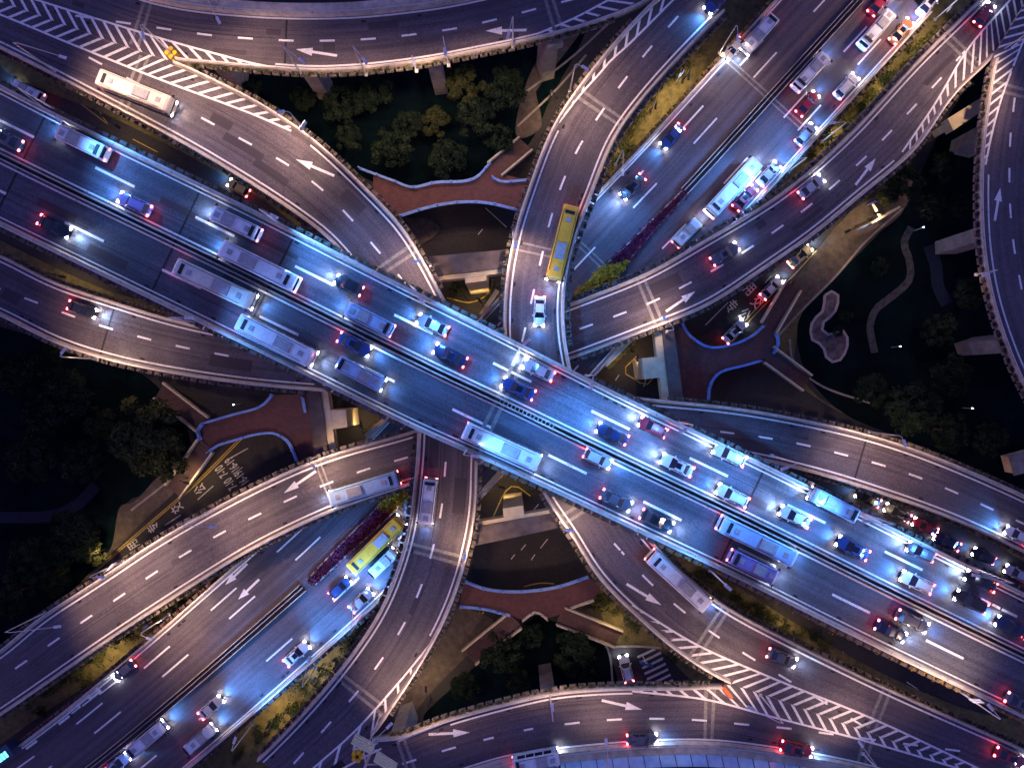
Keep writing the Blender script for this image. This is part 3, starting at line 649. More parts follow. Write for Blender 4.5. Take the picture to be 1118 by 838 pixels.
hedge_bed([(430, 535), (400, 566), (370, 596), (336, 632)], [(450, 538), (415, 573), (385, 600), (345, 637)], 'purple hedge with a yellow tip in the median below the centre', 8)

# piers
def inside(p, rb):
    d = np.linalg.norm(rb.C.P[:, :2] - p[:2], axis=1); i = np.argmin(d); return d[i] < np.linalg.norm(rb.A.P[i] - rb.B.P[i]) / 2 + 1.6
def pier(rb, px, py, cap=True, wx=2.3, wy=3.2):
    p = rb.pt(px, py); s = rb.C.near(p); t = rb.C.tan(s); a = math.atan2(t[1], t[0]); zt = p[2] - 1.62; mb = MB()
    mb.box((p[0], p[1], zt / 2), (wx, wy, zt), a); 
    if cap: mb.box((p[0], p[1], zt - .75), (2.5, 6.2, 1.5), a)
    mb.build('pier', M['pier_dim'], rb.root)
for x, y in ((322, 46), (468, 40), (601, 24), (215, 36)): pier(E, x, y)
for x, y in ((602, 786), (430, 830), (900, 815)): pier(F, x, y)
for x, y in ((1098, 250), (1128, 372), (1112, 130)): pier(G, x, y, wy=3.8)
order = ['N', 'R', 'S', 'P', 'Q', 'M']
for k in order:
    rb = RIB[k]
    for d in np.arange(12, rb.C.len - 5, 27):
        p = rb.C.at(d)
        if any(inside(p, RIB[j]) for j in order if j != k and RIB[j].zat(559, 419) < rb.zat(559, 419)): continue
        t = rb.C.tan(d); a = math.atan2(t[1], t[0]); wd = np.linalg.norm(rb.A.at(rb.A.near(p)) - rb.B.at(rb.B.near(p))); zt = p[2] - 1.62; mb = MB()
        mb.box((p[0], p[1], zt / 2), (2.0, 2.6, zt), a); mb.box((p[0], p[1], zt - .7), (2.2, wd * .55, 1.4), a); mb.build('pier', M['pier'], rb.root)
# four portal caps that carry the ramps
def portal(cap_px, beam_px, colm_px, zc, lab):
    r = empty('portal_pier', W(*colm_px[0], 0)); o = np.array(r.location); mb = MB()
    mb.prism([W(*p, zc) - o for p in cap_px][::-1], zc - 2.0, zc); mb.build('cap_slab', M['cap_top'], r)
    mb = MB(); mb.prism([W(*p, zc) - o for p in beam_px][::-1], zc - 2.6, zc - .25); mb.build('cross_beam', M['pier'], r)
    mb = MB(); mb.prism([W(*p, zc) - o for p in colm_px][::-1], 0, zc - .3); mb.build('column', M['pier'], r)
    tag(r, lab, 'pier', 'portal piers around the centre')
portal([(468, 280), (556, 272), (556, 292), (472, 302)], [(472, 301.9), (556, 291.9), (556, 297), (472, 307)], [(506, 290), (531, 287), (531, 306), (508, 309)], 16.0, 'cream portal pier between the two upper ramps')
portal([(518, 575), (605, 560), (610, 576), (516, 596)], [(520, 570), (604, 556), (605, 559.9), (518, 574.9)], [(549, 555), (571, 552), (574, 574), (551, 578)], 16.0, 'cream portal pier between the two lower ramps')
portal([(722, 356), (735, 354), (747, 440), (732, 442)], [(714, 358), (721.9, 356), (731.9, 440), (724, 440)], [(701, 391), (727, 388), (729, 411), (704, 414)], 10.6, 'cream portal pier right of the centre')
portal([(335, 425), (349, 424), (360, 500), (343, 500)], [(349.1, 424), (357, 424), (367, 498), (360.1, 500)], [(352, 448), (377, 447), (379, 466), (355, 470)], 10.6, 'cream portal pier left of the centre')
mb = MB(); mb.prism([W(*p, 10) - W(1055, 120, 0) for p in [(1034, 130), (1074, 105), (1080, 116), (1040, 143)]][::-1], 8, 10.2); mb.prism([W(*p, 10) - W(1055, 120, 0) for p in [(1052, 123), (1064, 115), (1068, 122), (1056, 130)]][::-1], 0, 8.0)
o = mb.build('pier_cap', M['pier']); o.location = W(1055, 120, 0); tag(o, 'yellow lit beam on a pier below the right-hand ramp junction', 'pier')

# ---- planter hedges outside the parapets
def planter(rb, side, a, b, lab, m='leaf_mid', dens=1.0, gap=1.45, lift=0.1, wdt=.55):
    cv = rb.A if side == 'A' else rb.B; q = rb.inA if side == 'A' else rb.inB
    s0 = max(0, sn(rb, side, *a)) if a else 0; s1 = sn(rb, side, *b) if b else cv.len
    o0 = cv.at(s0); root = empty('planter_hedge', o0); tr = MB(); cs = []; rr = []
    for d in np.arange(s0 + .6, s1 - .5, gap):
        t = cv.tan(d); p = cv.at(d, -q * (wdt * .5 + .1), .12) - o0; tr.box(p, (gap * .74, wdt, .5), math.atan2(t[1], t[0]))
        for j in range(int(3 * dens)):
            if rng.random() < .18: continue
            cs.append(cv.at(d + rng.uniform(-.5, .5), -q * (wdt * .5 + .1 + rng.normal(0, .12)), .45 + lift * rng.random()) - o0); rr.append(rng.uniform(.2, .48))
    tr.build('planter', M['planter'], root)
    fo = MB(); leaves(fo, cs, rr, 16, .10); fo.build('foliage', M[m], root)
    tag(root, lab, 'hedge', 'planter hedges hung along the ramp walls')
planter(Mx, 'A', None, (560, 370), 'row of planters along the upper wall of the main expressway, upper left half', 'leaf_mid', .8)
planter(Mx, 'A', (640, 410), None, 'row of planters along the upper wall of the main expressway, right half', 'leaf_dark', .8)
planter(Mx, 'B', None, (450, 467), 'row of planters along the lower wall of the main expressway, left part', 'leaf_mid', .8)
planter(Mx, 'B', (520, 500), None, 'row of planters along the lower wall of the main expressway, right part', 'leaf_yellow', .7)
planter(P, 'A', None, (362, 265), 'hedge on the lower wall of the upper left ramp', 'leaf_dark', 1.4)
planter(P, 'B', (200, 72), (485, 325), 'hedge on the park side wall of the upper left ramp', 'leaf_dark', 1.6)
planter(P, 'A', (455, 475), None, 'hedge on the left wall of the bottom ramp', 'leaf_dark', 1.5)
planter(P, 'B', (522, 505), (425, 778), 'hedge on the right wall of the bottom ramp', 'leaf_mid', 1.4)
planter(Q, 'A', (690, 25), (549, 357), 'hedge on the left wall of the top centre ramp', 'leaf_dark', 1.4)
planter(Q, 'B', None, (621, 390), 'hedge on the right wall of the top centre ramp', 'leaf_dark', 1.6, wdt=.8)
planter(Q, 'A', (593, 540), (780, 740), 'hedge on the lower wall of the lower right ramp', 'leaf_mid', 1.6)
planter(Q, 'B', (720, 600), None, 'hedge on the upper wall of the lower right ramp', 'leaf_dark', 1.5)
planter(Rr, 'A', (620, 331), None, 'hedge on the upper wall of the right ramp', 'leaf_dark', 1.6, wdt=.8)
planter(Rr, 'A', None, (197, 350), 'hedge on the upper wall of the left ramp', 'leaf_mid', 1.3)
planter(Rr, 'B', (628, 391), (1060, 90), 'hedge on the lower wall of the right ramp', 'leaf_mid', 1.2)
planter(Rr, 'B', None, (350, 427), 'hedge on the lower wall of the left ramp', 'leaf_dark', 1.2)
planter(Sr, 'A', None, (450, 470), 'hedge on the upper wall of the lower left ramp', 'leaf_dark', 1.0)
planter(Sr, 'B', None, (450, 530), 'hedge on the lower wall of the lower left ramp', 'leaf_mid', 1.6)
planter(Sr, 'A', (725, 436), None, 'hedge on the upper wall of the ramp at the right edge', 'leaf_mid', 1.5)
planter(Sr, 'B', (880, 515), None, 'hedge on the lower wall of the ramp at the right edge', 'leaf_dark', 1.5)
planter(E, 'B', (205, 69), (680, 15), 'hedge on the park side wall of the top edge ramp', 'leaf_mid', 2.0)
planter(F, 'A', (425, 804), (780, 747), 'hedge on the park side wall of the bottom edge ramp', 'leaf_mid', 2.0)
planter(G, 'A', (1083, 75), None, 'hedge along the left wall of the right edge ramp', 'leaf_dark', 2.0)
planter(N, 'A', (640, 222), None, 'yellow green hedge on the left wall of the upper diagonal expressway', 'leaf_yellow', 1.4)
planter(N, 'B', (838, 208), None, 'dark hedge on the right wall of the upper diagonal expressway', 'leaf_dark', 1.2)
planter(N, 'A', None, (240, 628), 'reddish hedge on the left wall of the lower diagonal expressway', 'leaf_purple', 1.0)
planter(N, 'B', None, (430, 640), 'reddish hedge on the right wall of the lower diagonal expressway', 'leaf_purple', 1.0)

# ---- noise barriers
def barrier(rb, side, lab, panels=True):
    cv = rb.A if side == 'A' else rb.B; q = rb.inA if side == 'A' else rb.inB
    r = empty('noise_barrier', cv.at(0)); o0 = cv.at(0); c2 = Curve(cv.P - o0)
    mb = MB(); sweep(mb, c2, 0, INF, [(q * .3, .9), (-q * 1.0, 1.25), (-q * 1.0, 1.15), (q * .3, .8)]); mb.build('capping', M['coping'], r)
    if not panels: tag(r, lab, 'road edge wall'); return
    mb = MB(); sweep(mb, c2, 0, INF, [(-q * .95, 1.2), (-q * 1.9, 3.0), (-q * 1.95, 3.0), (-q * 1.0, 1.2)]); mb.build('panel', M['panel'], r)
    mb = MB()
    for d in np.arange(1, c2.len, 2.4): mb.tube(c2.at(d, -q * .9, 1.1), c2.at(d, -q * 2.0, 3.15), .07, n=4)
    sweep(mb, c2, 0, INF, rectp(-q * 1.9, -q * 2.05, 2.98, 3.12)); mb.build('post', M['trim'], r)
    tag(r, lab, 'noise barrier', None)
barrier(F, 'B', 'curved noise barrier with pale blue panels along the bottom edge ramp')
barrier(E, 'A', 'broad pale capping wall along the outer side of the top edge ramp', False)

# ---------------------------------------------------------------- footbridges
def footbridge(outline, rails, stairs, lab, z=5.0):
    o = W(*outline[0], 0); r = empty('footbridge', o)
    mb = MB(); mb.prism([W(p[0], p[1], z) - o for p in outline][::-1], z - .6, z); mb.build('deck', M['red_deck'], r)
    for pts, m, wd in rails:
        P_ = catmull(pts, 80) if len(pts) > 2 else np.array(pts, float); cv = Curve([W(p[0], p[1], z) - o for p in P_]); mb = MB()
        sweep(mb, cv, 0, cv.len, rectp(-wd / 2, wd / 2, 0, .22), step=1.0); sweep(mb, cv, 0, cv.len, rectp(-.07, .07, 1.0, 1.12), step=1.0)
        for d in np.arange(.1, cv.len, .55): p = cv.at(d, 0, .2); mb.tube(p, p + np.array([0, 0, .85]), .03, n=4)
        for d in np.arange(.1, cv.len, 3.3): p = cv.at(d, 0, .65); mb.box(p, (.2, .2, 1.3))
        mb.build('railing', M[m], r)
    for (a, b, wd, n) in stairs:   # a at deck level, b at the ground
        A = W(*a, z) - o; B = W(*b, .2) - o; d = (B - A)[:2]; L = np.linalg.norm(d); d /= L; nn = np.array([-d[1], d[0]]); mb = MB()
        for i in range(n):
            zz = z - (i + 1) * (z - .2) / (n + 1); c = A[:2] + d * L * (i + .5) / n; mb.box((c[0], c[1], zz - .25), (L / n + .02, wd, .5), math.atan2(d[1], d[0]))
        mb.build('stair', M['stair'], r); rr = MB()
        for s in (-1, 1):
            p0 = A[:2] + nn * s * (wd / 2 + .15); p1 = B[:2] + nn * s * (wd / 2 + .15)
            v = [(p0[0], p0[1], z + .0), (p1[0], p1[1], .2), (p1[0], p1[1], 1.3), (p0[0], p0[1], z + 1.05)]; off_ = nn * .32 * s
            rr.add(v + [(x + off_[0], y + off_[1], q) for x, y, q in v], [(0, 1, 2, 3), (7, 6, 5, 4), (3, 2, 6, 7), (0, 3, 7, 4), (1, 2, 6, 5), (0, 1, 5, 4)])
        rr.build('stair_wall', M['rail_cream'], r)
    tag(r, lab, 'footbridge', 'red footbridges around the centre')
footbridge([(408, 188), (430, 199), (450, 206), (475, 201), (517, 196), (534, 179), (548, 190), (590, 200), (590, 236), (559, 229), (532, 222), (505, 221), (475, 225), (437, 236), (405, 240)],
           [([(392, 184), (430, 198), (450, 205), (475, 200), (517, 196), (536, 178)], 'rail_blue', .3), ([(437, 236), (475, 225), (505, 221), (532, 222), (575, 232)], 'rail_blue', .4), ([(537, 194), (548, 199), (575, 197)], 'rail_blue', .3)],
           [((540, 186), (574, 158), 2.6, 14)], 'red footbridge with blue railings at the top')
footbridge([(715, 350), (745, 352), (757, 370), (775, 379), (800, 376), (825, 365), (838, 352), (846, 362), (848, 380), (842, 388), (830, 393), (812, 399), (785, 407), (775, 420), (772, 440), (742, 440), (735, 400)],
           [([(744, 352), (749, 362), (757, 370), (775, 379), (800, 376), (822, 366), (833, 356)], 'rail_blue', .4), ([(846, 364), (849, 373), (844, 386)], 'rail_blue', .4), ([(830, 394), (812, 399), (785, 407), (775, 420), (773, 438)], 'rail_blue', .4), ([(733, 398), (738, 410), (745, 438)], 'rail_blue', .3)],
           [((838, 358), (865, 312), 2.5, 14), ((838, 387), (880, 418), 2.5, 14)], 'red footbridge with blue railings at the right')
footbridge([(345, 430), (345, 510), (326, 506), (325, 500), (315, 482), (300, 473), (280, 474), (254, 482), (232, 490), (222, 480), (220, 466), (232, 460), (256, 452), (279, 446), (297, 431)],
           [([(222, 462), (232, 459), (256, 452), (279, 446), (290, 440), (298, 430)], 'rail_blue', .4), ([(228, 494), (236, 487), (254, 481), (280, 474), (300, 473), (315, 482), (325, 503)], 'rail_blue', .4), ([(222, 462), (217, 470), (220, 480)], 'rail_blue', .5), ([(331, 433), (334, 450)], 'rail_blue', .3)],
           [((224, 464), (175, 426), 2.5, 16), ((226, 486), (190, 536), 2.8, 16)], 'red footbridge with blue railings at the left')
footbridge([(506, 634), (530, 643), (560, 646), (590, 644), (612, 640), (642, 629), (656, 640), (648, 655), (626, 662), (618, 668), (600, 674), (585, 667), (570, 676), (556, 671), (530, 664), (502, 660)],
           [([(508, 634), (530, 642), (560, 645), (590, 643), (612, 639), (642, 629)], 'rail_blue', .4), ([(502, 661), (530, 664), (557, 671)], 'rail_blue', .35), ([(598, 675), (585, 667), (570, 677)], 'rail_cream', .3), ([(622, 663), (648, 654)], 'rail_cream', .3)],
           [((612, 671), (675, 696), 2.6, 16), ((562, 676), (512, 716), 2.8, 16)], 'red footbridge with blue railings at the bottom')

# ---------------------------------------------------------------- trees
def crown_mesh(name, r, seed, m, lobes=34, per=130):
    global rng
    old = rng; rng = np.random.default_rng(seed); cs = []; rs = []
    for _ in range(lobes):
        a = rng.uniform(0, 2 * math.pi); d = r * .8 * math.sqrt(rng.random()); h = 1 - (d / r) ** 2
        cs.append((d * math.cos(a), d * math.sin(a), r * (.15 + .75 * h * rng.uniform(.6, 1)))); rs.append(r * rng.uniform(.16, .30))
    mb = MB(); leaves(mb, cs, rs, per, .30, .85); rng = old
    me = bpy.data.meshes.new(name); me.from_pydata(mb.v, [], mb.f); me.materials.append(m); return me
CR = [crown_mesh('crown', 5.0, 10 + i, M['leaf_dark' if i != 2 else 'leaf_mid']) for i in range(4)]
def trunk_mesh(h, seed):
    rd = random.Random(seed); mb = MB(); mb.tube((0, 0, 0), (.1, .1, h * .6), .32, .2)
    for k in range(6):
        a = k * 1.05 + rd.random() * .5; mb.tube((.08, .08, h * .5), (math.cos(a) * 2.4, math.sin(a) * 2.4, h * .5 + rd.uniform(1.8, 3.2)), .15, .05, 6)
    me = bpy.data.meshes.new('trunk'); me.from_pydata(mb.v, [], mb.f); me.materials.append(M['bark']); return me
TR = [trunk_mesh(7, i) for i in range(3)]
def tree(px, py, rpx, lab, v, group):
    s = rpx * .157 / 5.0; p = W(px, py, 8 * min(s, 1.2)); root = empty('tree', (p[0], p[1], 0.1), rng.uniform(0, 6.28)); root.scale = (s, s, s * (1.0 if s < 1.3 else .8))
    for nm, me, z in (('trunk', TR[v % 3], 0), ('crown', CR[v % 4], 4.6)):
        o = bpy.data.objects.new(nm, me); col.objects.link(o); o.parent = root; o.location = (0, 0, z)
    tag(root, lab, 'tree', group)
TL = [  # x, y, radius in the photograph, variant, label
 (148, 475, 44, 2, 'largest olive tree, beside the left footbridge'), (105, 462, 20, 2, 'small olive tree on the left side of the largest tree'), (178, 500, 26, 2, 'olive tree on the right foot of the largest tree'),
 (62, 432, 34, 0, 'dark round tree left of the largest tree'), (18, 408, 28, 1, 'dark tree by the left edge below the ramp wall'), (40, 455, 24, 3, 'dark tree below the round tree at left'), (84, 505, 28, 1, 'very dark tree in the middle of the left park'),
 (30, 505, 30, 0, 'very dark tree at the left edge of the park'), (70, 590, 32, 0, 'dark tree above the bus lane at the lower left'), (30, 615, 30, 3, 'dark tree near the left edge above the ramp'), (92, 572, 18, 1, 'small tree just above the lit yellow tree'),
 (102, 604, 15, 2, 'tree lit yellow by the small lamp beside the bus lane'), (8, 650, 28, 1, 'tree at the left edge touching the lower ramp'), (55, 632, 20, 2, 'tree between the lower ramp and the dark park'),
 (372, 112, 24, 3, 'dim tree right of the first pier of the top ramp'), (410, 100, 22, 0, 'dim tree between the two left piers of the top ramp'), (508, 88, 24, 2, 'olive tree right of the middle pier of the top ramp'), (476, 132, 18, 2, 'small olive tree below the middle pier of the top ramp'),
 (445, 135, 18, 3, 'dim tree left of the small olive tree'), (520, 128, 26, 1, 'dark tree below the olive tree in the top park'), (425, 160, 26, 1, 'dark tree in the lower left of the top park'), (490, 172, 24, 0, 'dark tree above the railing of the top footbridge'),
 (550, 95, 26, 0, 'dark tree near the right pier of the top ramp'), (380, 150, 18, 1, 'dark tree beside the upper left ramp wall'), (545, 150, 18, 3, 'dark tree above the top footbridge stair'),
 (330, 105, 16, 0, 'small dark tree behind the first pier of the top ramp'), (1000, 446, 34, 3, 'dim round tree below the right park'), (1040, 470, 26, 1, 'dark tree near the right ramp wall'), (955, 428, 22, 0, 'dark tree left of the dim round tree'),
 (1085, 480, 22, 1, 'dark tree beside the small hut at the right'), (990, 200, 24, 0, 'tree below the right-hand junction'), (968, 215, 11, 2, 'small tree lit yellow beside the right ramp'), (1020, 225, 18, 1, 'dark tree above the winding path'), (1035, 180, 18, 3, 'dark tree below the yellow lit beam'),
 (1040, 410, 26, 0, 'dark tree left of the lower right pier'), (1030, 360, 22, 1, 'dark tree in the middle of the right park'), (1060, 320, 20, 3, 'dark tree near the right edge ramp'), (962, 290, 12, 1, 'small dark tree left of the winding path'), (1052, 225, 14, 0, 'small dark tree above the upper right pier'),
 (925, 345, 9, 1, 'small dark tree inside the lobed plaza'), (915, 362, 7, 3, 'smallest shrub-like tree beside the lobed plaza'), (545, 715, 26, 1, 'dark tree in the left half of the bottom park'), (565, 745, 16, 0, 'dark tree left of the bottom pier'), (625, 715, 26, 0, 'dark tree right of the bottom pier'),
 (640, 740, 18, 1, 'dark tree above the bottom ramp wall'), (580, 695, 16, 3, 'dark tree under the tip of the bottom footbridge'), (508, 752, 18, 0, 'dark tree at the left end of the bottom park'), (656, 660, 10, 2, 'small lit tree beside the bottom footbridge'),
 (275, 97, 14, 1, 'dark tree in the narrow gap between the top left ramps'), (60, 380, 18, 0, 'tree under the left ramp wall')]
for t in TL: tree(t[0], t[1], t[2], t[4], t[3], 'trees in the dark parks between the ramps')
def shrub(px, py, z, r, m, lab, group):
    p = W(px, py, z); o0 = p; mb = MB(); n = int(10 * r + 4)
    cs = [(rng.normal(0, r * .45), rng.normal(0, r * .45), rng.uniform(.2, .9) * r * .6) for _ in range(n)]
    leaves(mb, cs, [r * .35] * n, 30, .12); o = mb.build('shrub', m); o.location = p; tag(o, lab, 'shrub', group)
G_ = 'shrubs on the verges beside the expressway'
k = 0
for base, pts in (('on the verge beside the top centre ramp', [(760, 45), (748, 62), (735, 78), (722, 92), (708, 108), (698, 120), (686, 140), (676, 155), (668, 172), (660, 190), (655, 205), (690, 160), (675, 185)]),
                  ('on the bright verge at the upper right', [(1020, 40), (1005, 52), (992, 70), (975, 85), (955, 105), (940, 118), (925, 132), (905, 150), (885, 168), (960, 80), (1035, 20)]),
                  ('on the verge at the lower left', [(30, 765), (55, 750), (80, 733), (110, 712), (140, 692), (170, 675), (200, 655), (45, 775), (95, 745)]),
                  ('on the verge beside the bottom ramp', [(285, 800), (305, 785), (325, 768), (345, 745), (365, 722), (385, 700), (400, 675), (420, 650), (320, 745), (260, 820)]),
                  ('on the strip below the main expressway', [(760, 625), (790, 645), (815, 660), (840, 675), (870, 690), (900, 705), (800, 655), (830, 668)]),
                  ('near the portal pier between the upper ramps', [(500, 312), (492, 318), (540, 330), (548, 322), (555, 335)]),
                  ('at the corner beside the zebra crossing', [(660, 655), (672, 662), (690, 680), (735, 715)])):
    for (x, y) in pts + [((p[0] + q_[0]) / 2 + 3, (p[1] + q_[1]) / 2 - 3) for p, q_ in zip(pts[:-1], pts[1:]) if math.hypot(p[0] - q_[0], p[1] - q_[1]) < 45]:
        m = M['leaf_mid'] if rng.random() < .6 else M['leaf_dark']
        shrub(x + rng.normal(0, 1.5), y + rng.normal(0, 1.5), .1, rng.uniform(1.0, 2.0), m, 'low clipped shrub ' + base, 'shrubs ' + base)
# long yellow flower beds seen in the openings around the centre
for a, b, lab in (((545, 318), (527, 345), 'yellow planter box above the centre'), ((690, 372), (662, 400), 'yellow planter box right of the centre'), ((398, 475), (420, 455), 'yellow planter box left of the centre'), ((548, 516), (530, 536), 'yellow planter box below the centre')):
    r = empty('flower_box', W(*a, 8)); o = np.array(r.location); c = Curve([W(*a, 8) - o, (W(*a, 8) + W(*b, 8)) / 2 - o, W(*b, 8) - o]); mb = MB(); sweep(mb, c, 0, c.len, rectp(-.7, .1, -8, .3)); mb.build('wall', M['pier'], r)
    fo = MB(); cs = [c.at(d, .45 + rng.normal(0, .12), .1) for d in np.arange(0, c.len, .25)]; leaves(fo, cs, [.34] * len(cs), 26, .1); fo.build('foliage', M['leaf_yellow'], r); tag(r, lab, 'planter', 'yellow planters around the centre')

# ---------------------------------------------------------------- street lamps
def lamp(base_px, zb, head_px, lab, h=10.5, sign=False, power=1.0, warm=0.55, name='street_lamp', glow='led_w', tint=None, aim=False):
    """tapered pole, one bent arm over the road and a flat lamp head; the light hangs in the head"""
    b = W(*base_px, zb); top = np.array([b[0], b[1], zb + h]); hd = W(*head_px, zb + h + .6); r = empty(name, b); o = b
    mb = MB(); mb.tube((0, 0, 0), (0, 0, h - .4), .13, .075); mb.box((0, 0, .15), (.45, .45, .3)); mb.build('pole', M['steel' if zb > 3 else 'trim'], r)
    v = hd - top; mb = MB(); m1 = np.array([0, 0, h - .5]); m2 = (top - o) + v * .15 + [0, 0, .15]; m3 = hd - o - v * .08
    mb.tube(m1, m2, .07, .06); mb.tube(m2, m3, .06, .045); mb.build('arm', M['steel' if zb > 3 else 'trim'], r)
    a = math.atan2(v[1], v[0]); mb = MB(); mb.box(hd - o, (1.15, .42, .16), a, .8); mb.build('lamp_head', M['sign_white'] if zb > 3 else M['trim'], r)
    mb = MB(); mb.box(hd - o - [0, 0, .10], (.9, .34, .04), a); mb.build('lens', M[glow], r)
    if sign:
        mb = MB(); mb.box((.3, .1, h * .42), (1.5, .12, 1.2), a + .8); mb.build('sign_panel', M['sign_white'], r)
    l = bpy.data.lights.new('lamp_light', 'SPOT'); l.energy = LAMP_W * power; l.spot_size = R_(150); l.spot_blend = .8; l.shadow_soft_size = .35
    l.color = tint or ((1.0, .70, .34) if warm > .9 else (1.0, .66, .46)); lo = bpy.data.objects.new('lamp_light', l); col.objects.link(lo); lo.parent = r; lo.location = hd - o - [0, 0, .25]
    k_ = (1.0, 98, .8) if aim else (.55, 128, .7)
    if zb > 3: l.spot_size = R_(k_[1]); l.spot_blend = k_[2]; lo.rotation_euler = Vector((math.cos(a) * k_[0], math.sin(a) * k_[0], -1)).to_track_quat('-Z', 'Y').to_euler()
    tag(r, lab, 'street lamp', 'street lamps along the ramps')
Gx = [
 ((337, 148), 19.5, (306, 122), 'lamp with a white sign on the park side wall of the upper left ramp', True),
 ((107, 392), 14, (69, 383), 'lamp on the lower wall of the left ramp', False),
 ((622, 100), 18.5, (639, 74), 'lamp on the left wall of the top centre ramp', False),
 ((785, 58), 8, (806, 41), 'lamp on the left wall of the upper diagonal expressway', False),
 ((897, 155), 8, (909, 134), 'lamp on the verge side wall of the upper diagonal expressway', False),
 ((948, 471), 14, (988, 484), 'lamp on the upper wall of the right edge ramp', False),
 ((842, 497), 27, (857, 511), 'lamp on the upper wall of the main expressway at right', False),
 ((135, 612), 14, (110, 630), 'lamp with a white sign on the lower left ramp', True),
 ((185, 670), 8, (163, 697), 'lamp with a white sign on the left wall of the lower diagonal expressway', True),
 ((276, 790), 8, (256, 808), 'lamp on the right wall of the lower diagonal expressway', False),
 ((1044, 752), 26.6, (1082, 772), 'lamp with a white sign on the lower wall of the main expressway at right', True),
 ((775, 622), 27, (795, 641), 'lamp over the lower right ramp beside the main expressway', False),
 ((1020, 22), 8, (1036, -8), 'lamp on the right wall of the upper diagonal expressway by the frame top', True),
 ((189, 60), 20, (156, 39), 'lattice lamp at the tip of the upper left gore', False),
 ((1090, 58), 14, (1108, 50), 'lamp at the tip of the right-hand gore', False),
 ((566, 384), 28, (575, 373), 'small lamp on the upper wall of the main expressway at the centre', False),
 ((640, 410), 28, (646, 420), 'small added lamp above the navy car on the main expressway wall right of centre', False),  # extra lamps down to the queue row, added to brighten the main deck
 ((455, 318), 28, (460, 328), 'small added lamp on the upper wall of the main expressway near the upper ramp mouth', False),
 ((740, 460), 27.5, (746, 470), 'small added lamp on the upper wall of the main expressway above the right portal', False),
 ((940, 559), 27, (946, 569), 'small added lamp on the upper wall of the main expressway above the blue car', False),
 ((1060, 618), 27, (1066, 628), 'small added lamp on the upper wall of the main expressway above the queue', False),
 ((510, 490), 28, (519, 498), 'small lamp on the lower wall of the main expressway at the centre', False),
 ((213, 352), 28.6, (206, 347), 'small lamp on the lower wall of the main expressway at left', False),
 ((304, 243), 28.6, (299, 236), 'small lamp on the upper wall of the main expressway at left', False),
 ((60, 120), 29, (64, 130), 'small lamp on the upper wall of the main expressway by the corner', False),
 ((415, 780), 18, (425, 792), 'lamp at the tip of the bottom gore', False),
 ((830, 758), 20, (820, 773), 'lamp at the tip of the lower right gore', False),
 ((560, 258), 18.5, (563, 267), 'small added lamp on the left wall of the top centre ramp above the centre', False),  # this row and all below: lamps added to brighten the ramps and diagonal road
 ((505, 618), 18.5, (507, 608), 'small added lamp on the right wall of the bottom ramp', False),
 ((612, 570), 19, (622, 579), 'small added lamp on the lower wall of the lower right ramp', False),
 ((728, 362), 13, (726, 347), 'small added lamp on the lower wall of the right ramp above the centre', False),
 ((346, 498), 13, (343, 510), 'small added lamp on the upper wall of the lower left ramp', False),
 ((455, 78), 20, (452, 68), 'small added lamp on the park side wall of the top edge ramp', False),
 ((330, 82), 20, (329, 66), 'added lamp on the park side wall of the top edge ramp at left', False),  # added because the top edge ramp stayed dark
 ((560, 52), 20, (555, 38), 'added lamp on the park side wall of the top edge ramp at right', False),
 ((240, 6), 20, (238, 22), 'added lamp on the outer wall side of the top edge ramp by the frame', False),
 ((60, 78), 20, (68, 62), 'added lamp on the lower wall of the upper left ramp by the corner', False),
 ((600, 756), 20, (603, 772), 'added lamp on the park side wall of the bottom edge ramp', False),
 ((50, 668), 14, (62, 684), 'added lamp on the upper wall of the lower left ramp by the frame', False),
 ((225, 560), 14, (232, 575), 'added lamp on the upper wall of the lower left ramp at its middle', False),
 ((395, 672), 8, (386, 662), 'added lamp on the right wall of the lower diagonal expressway behind the white van', False),  # added, up to the white car row, for blue light on the lanes
 ((345, 728), 8, (337, 720), 'added lamp on the right wall of the lower diagonal expressway at its middle', False),
 ((672, 180), 8, (680, 188), 'added lamp on the left wall of the upper diagonal expressway near the ramp crossing', False),
 ((860, 188), 8, (850, 180), 'added lamp on the verge side wall of the upper diagonal expressway near the white car', False),
 ((400, 82), 20, (398, 66), 'added lamp on the park side wall of the top edge ramp at its middle', False),
 ((490, 72), 20, (486, 56), 'added lamp on the park side wall of the top edge ramp above the middle pier', False),
 ((660, 822), 20, (662, 810), 'small added lamp on the outer wall of the bottom edge ramp', False),
 ((942, 822), 20, (940, 812), 'small added lamp on the outer wall of the bottom edge ramp at right', False),
 ((1065, 300), 16.5, (1076, 300), 'small added lamp on the left wall of the right edge ramp', False),
 ((470, 290), 19, (455, 285), 'small added lamp on the right wall of the upper left ramp near the centre', False),
]
COOL = {(566, 384): (2.3, 10), (640, 410): (1.7, 10), (455, 318): (2.0, 10), (740, 460): (1.4, 10), (940, 559): (1.8, 10), (1060, 618): (1.8, 10), (842, 497): (1.8, 10.5), (304, 243): (1.9, 9), (60, 120): (1.1, 9), (510, 490): (.8, 9), (213, 352): (.6, 9), (276, 790): (2.4, 10), (395, 672): (1.6, 9), (345, 728): (1.8, 9), (672, 180): (1.3, 9), (860, 188): (1.6, 9), (775, 622): (.9, 10.5), (897, 155): (1.5, 10), (20000, 0): (.6, 10.5)}
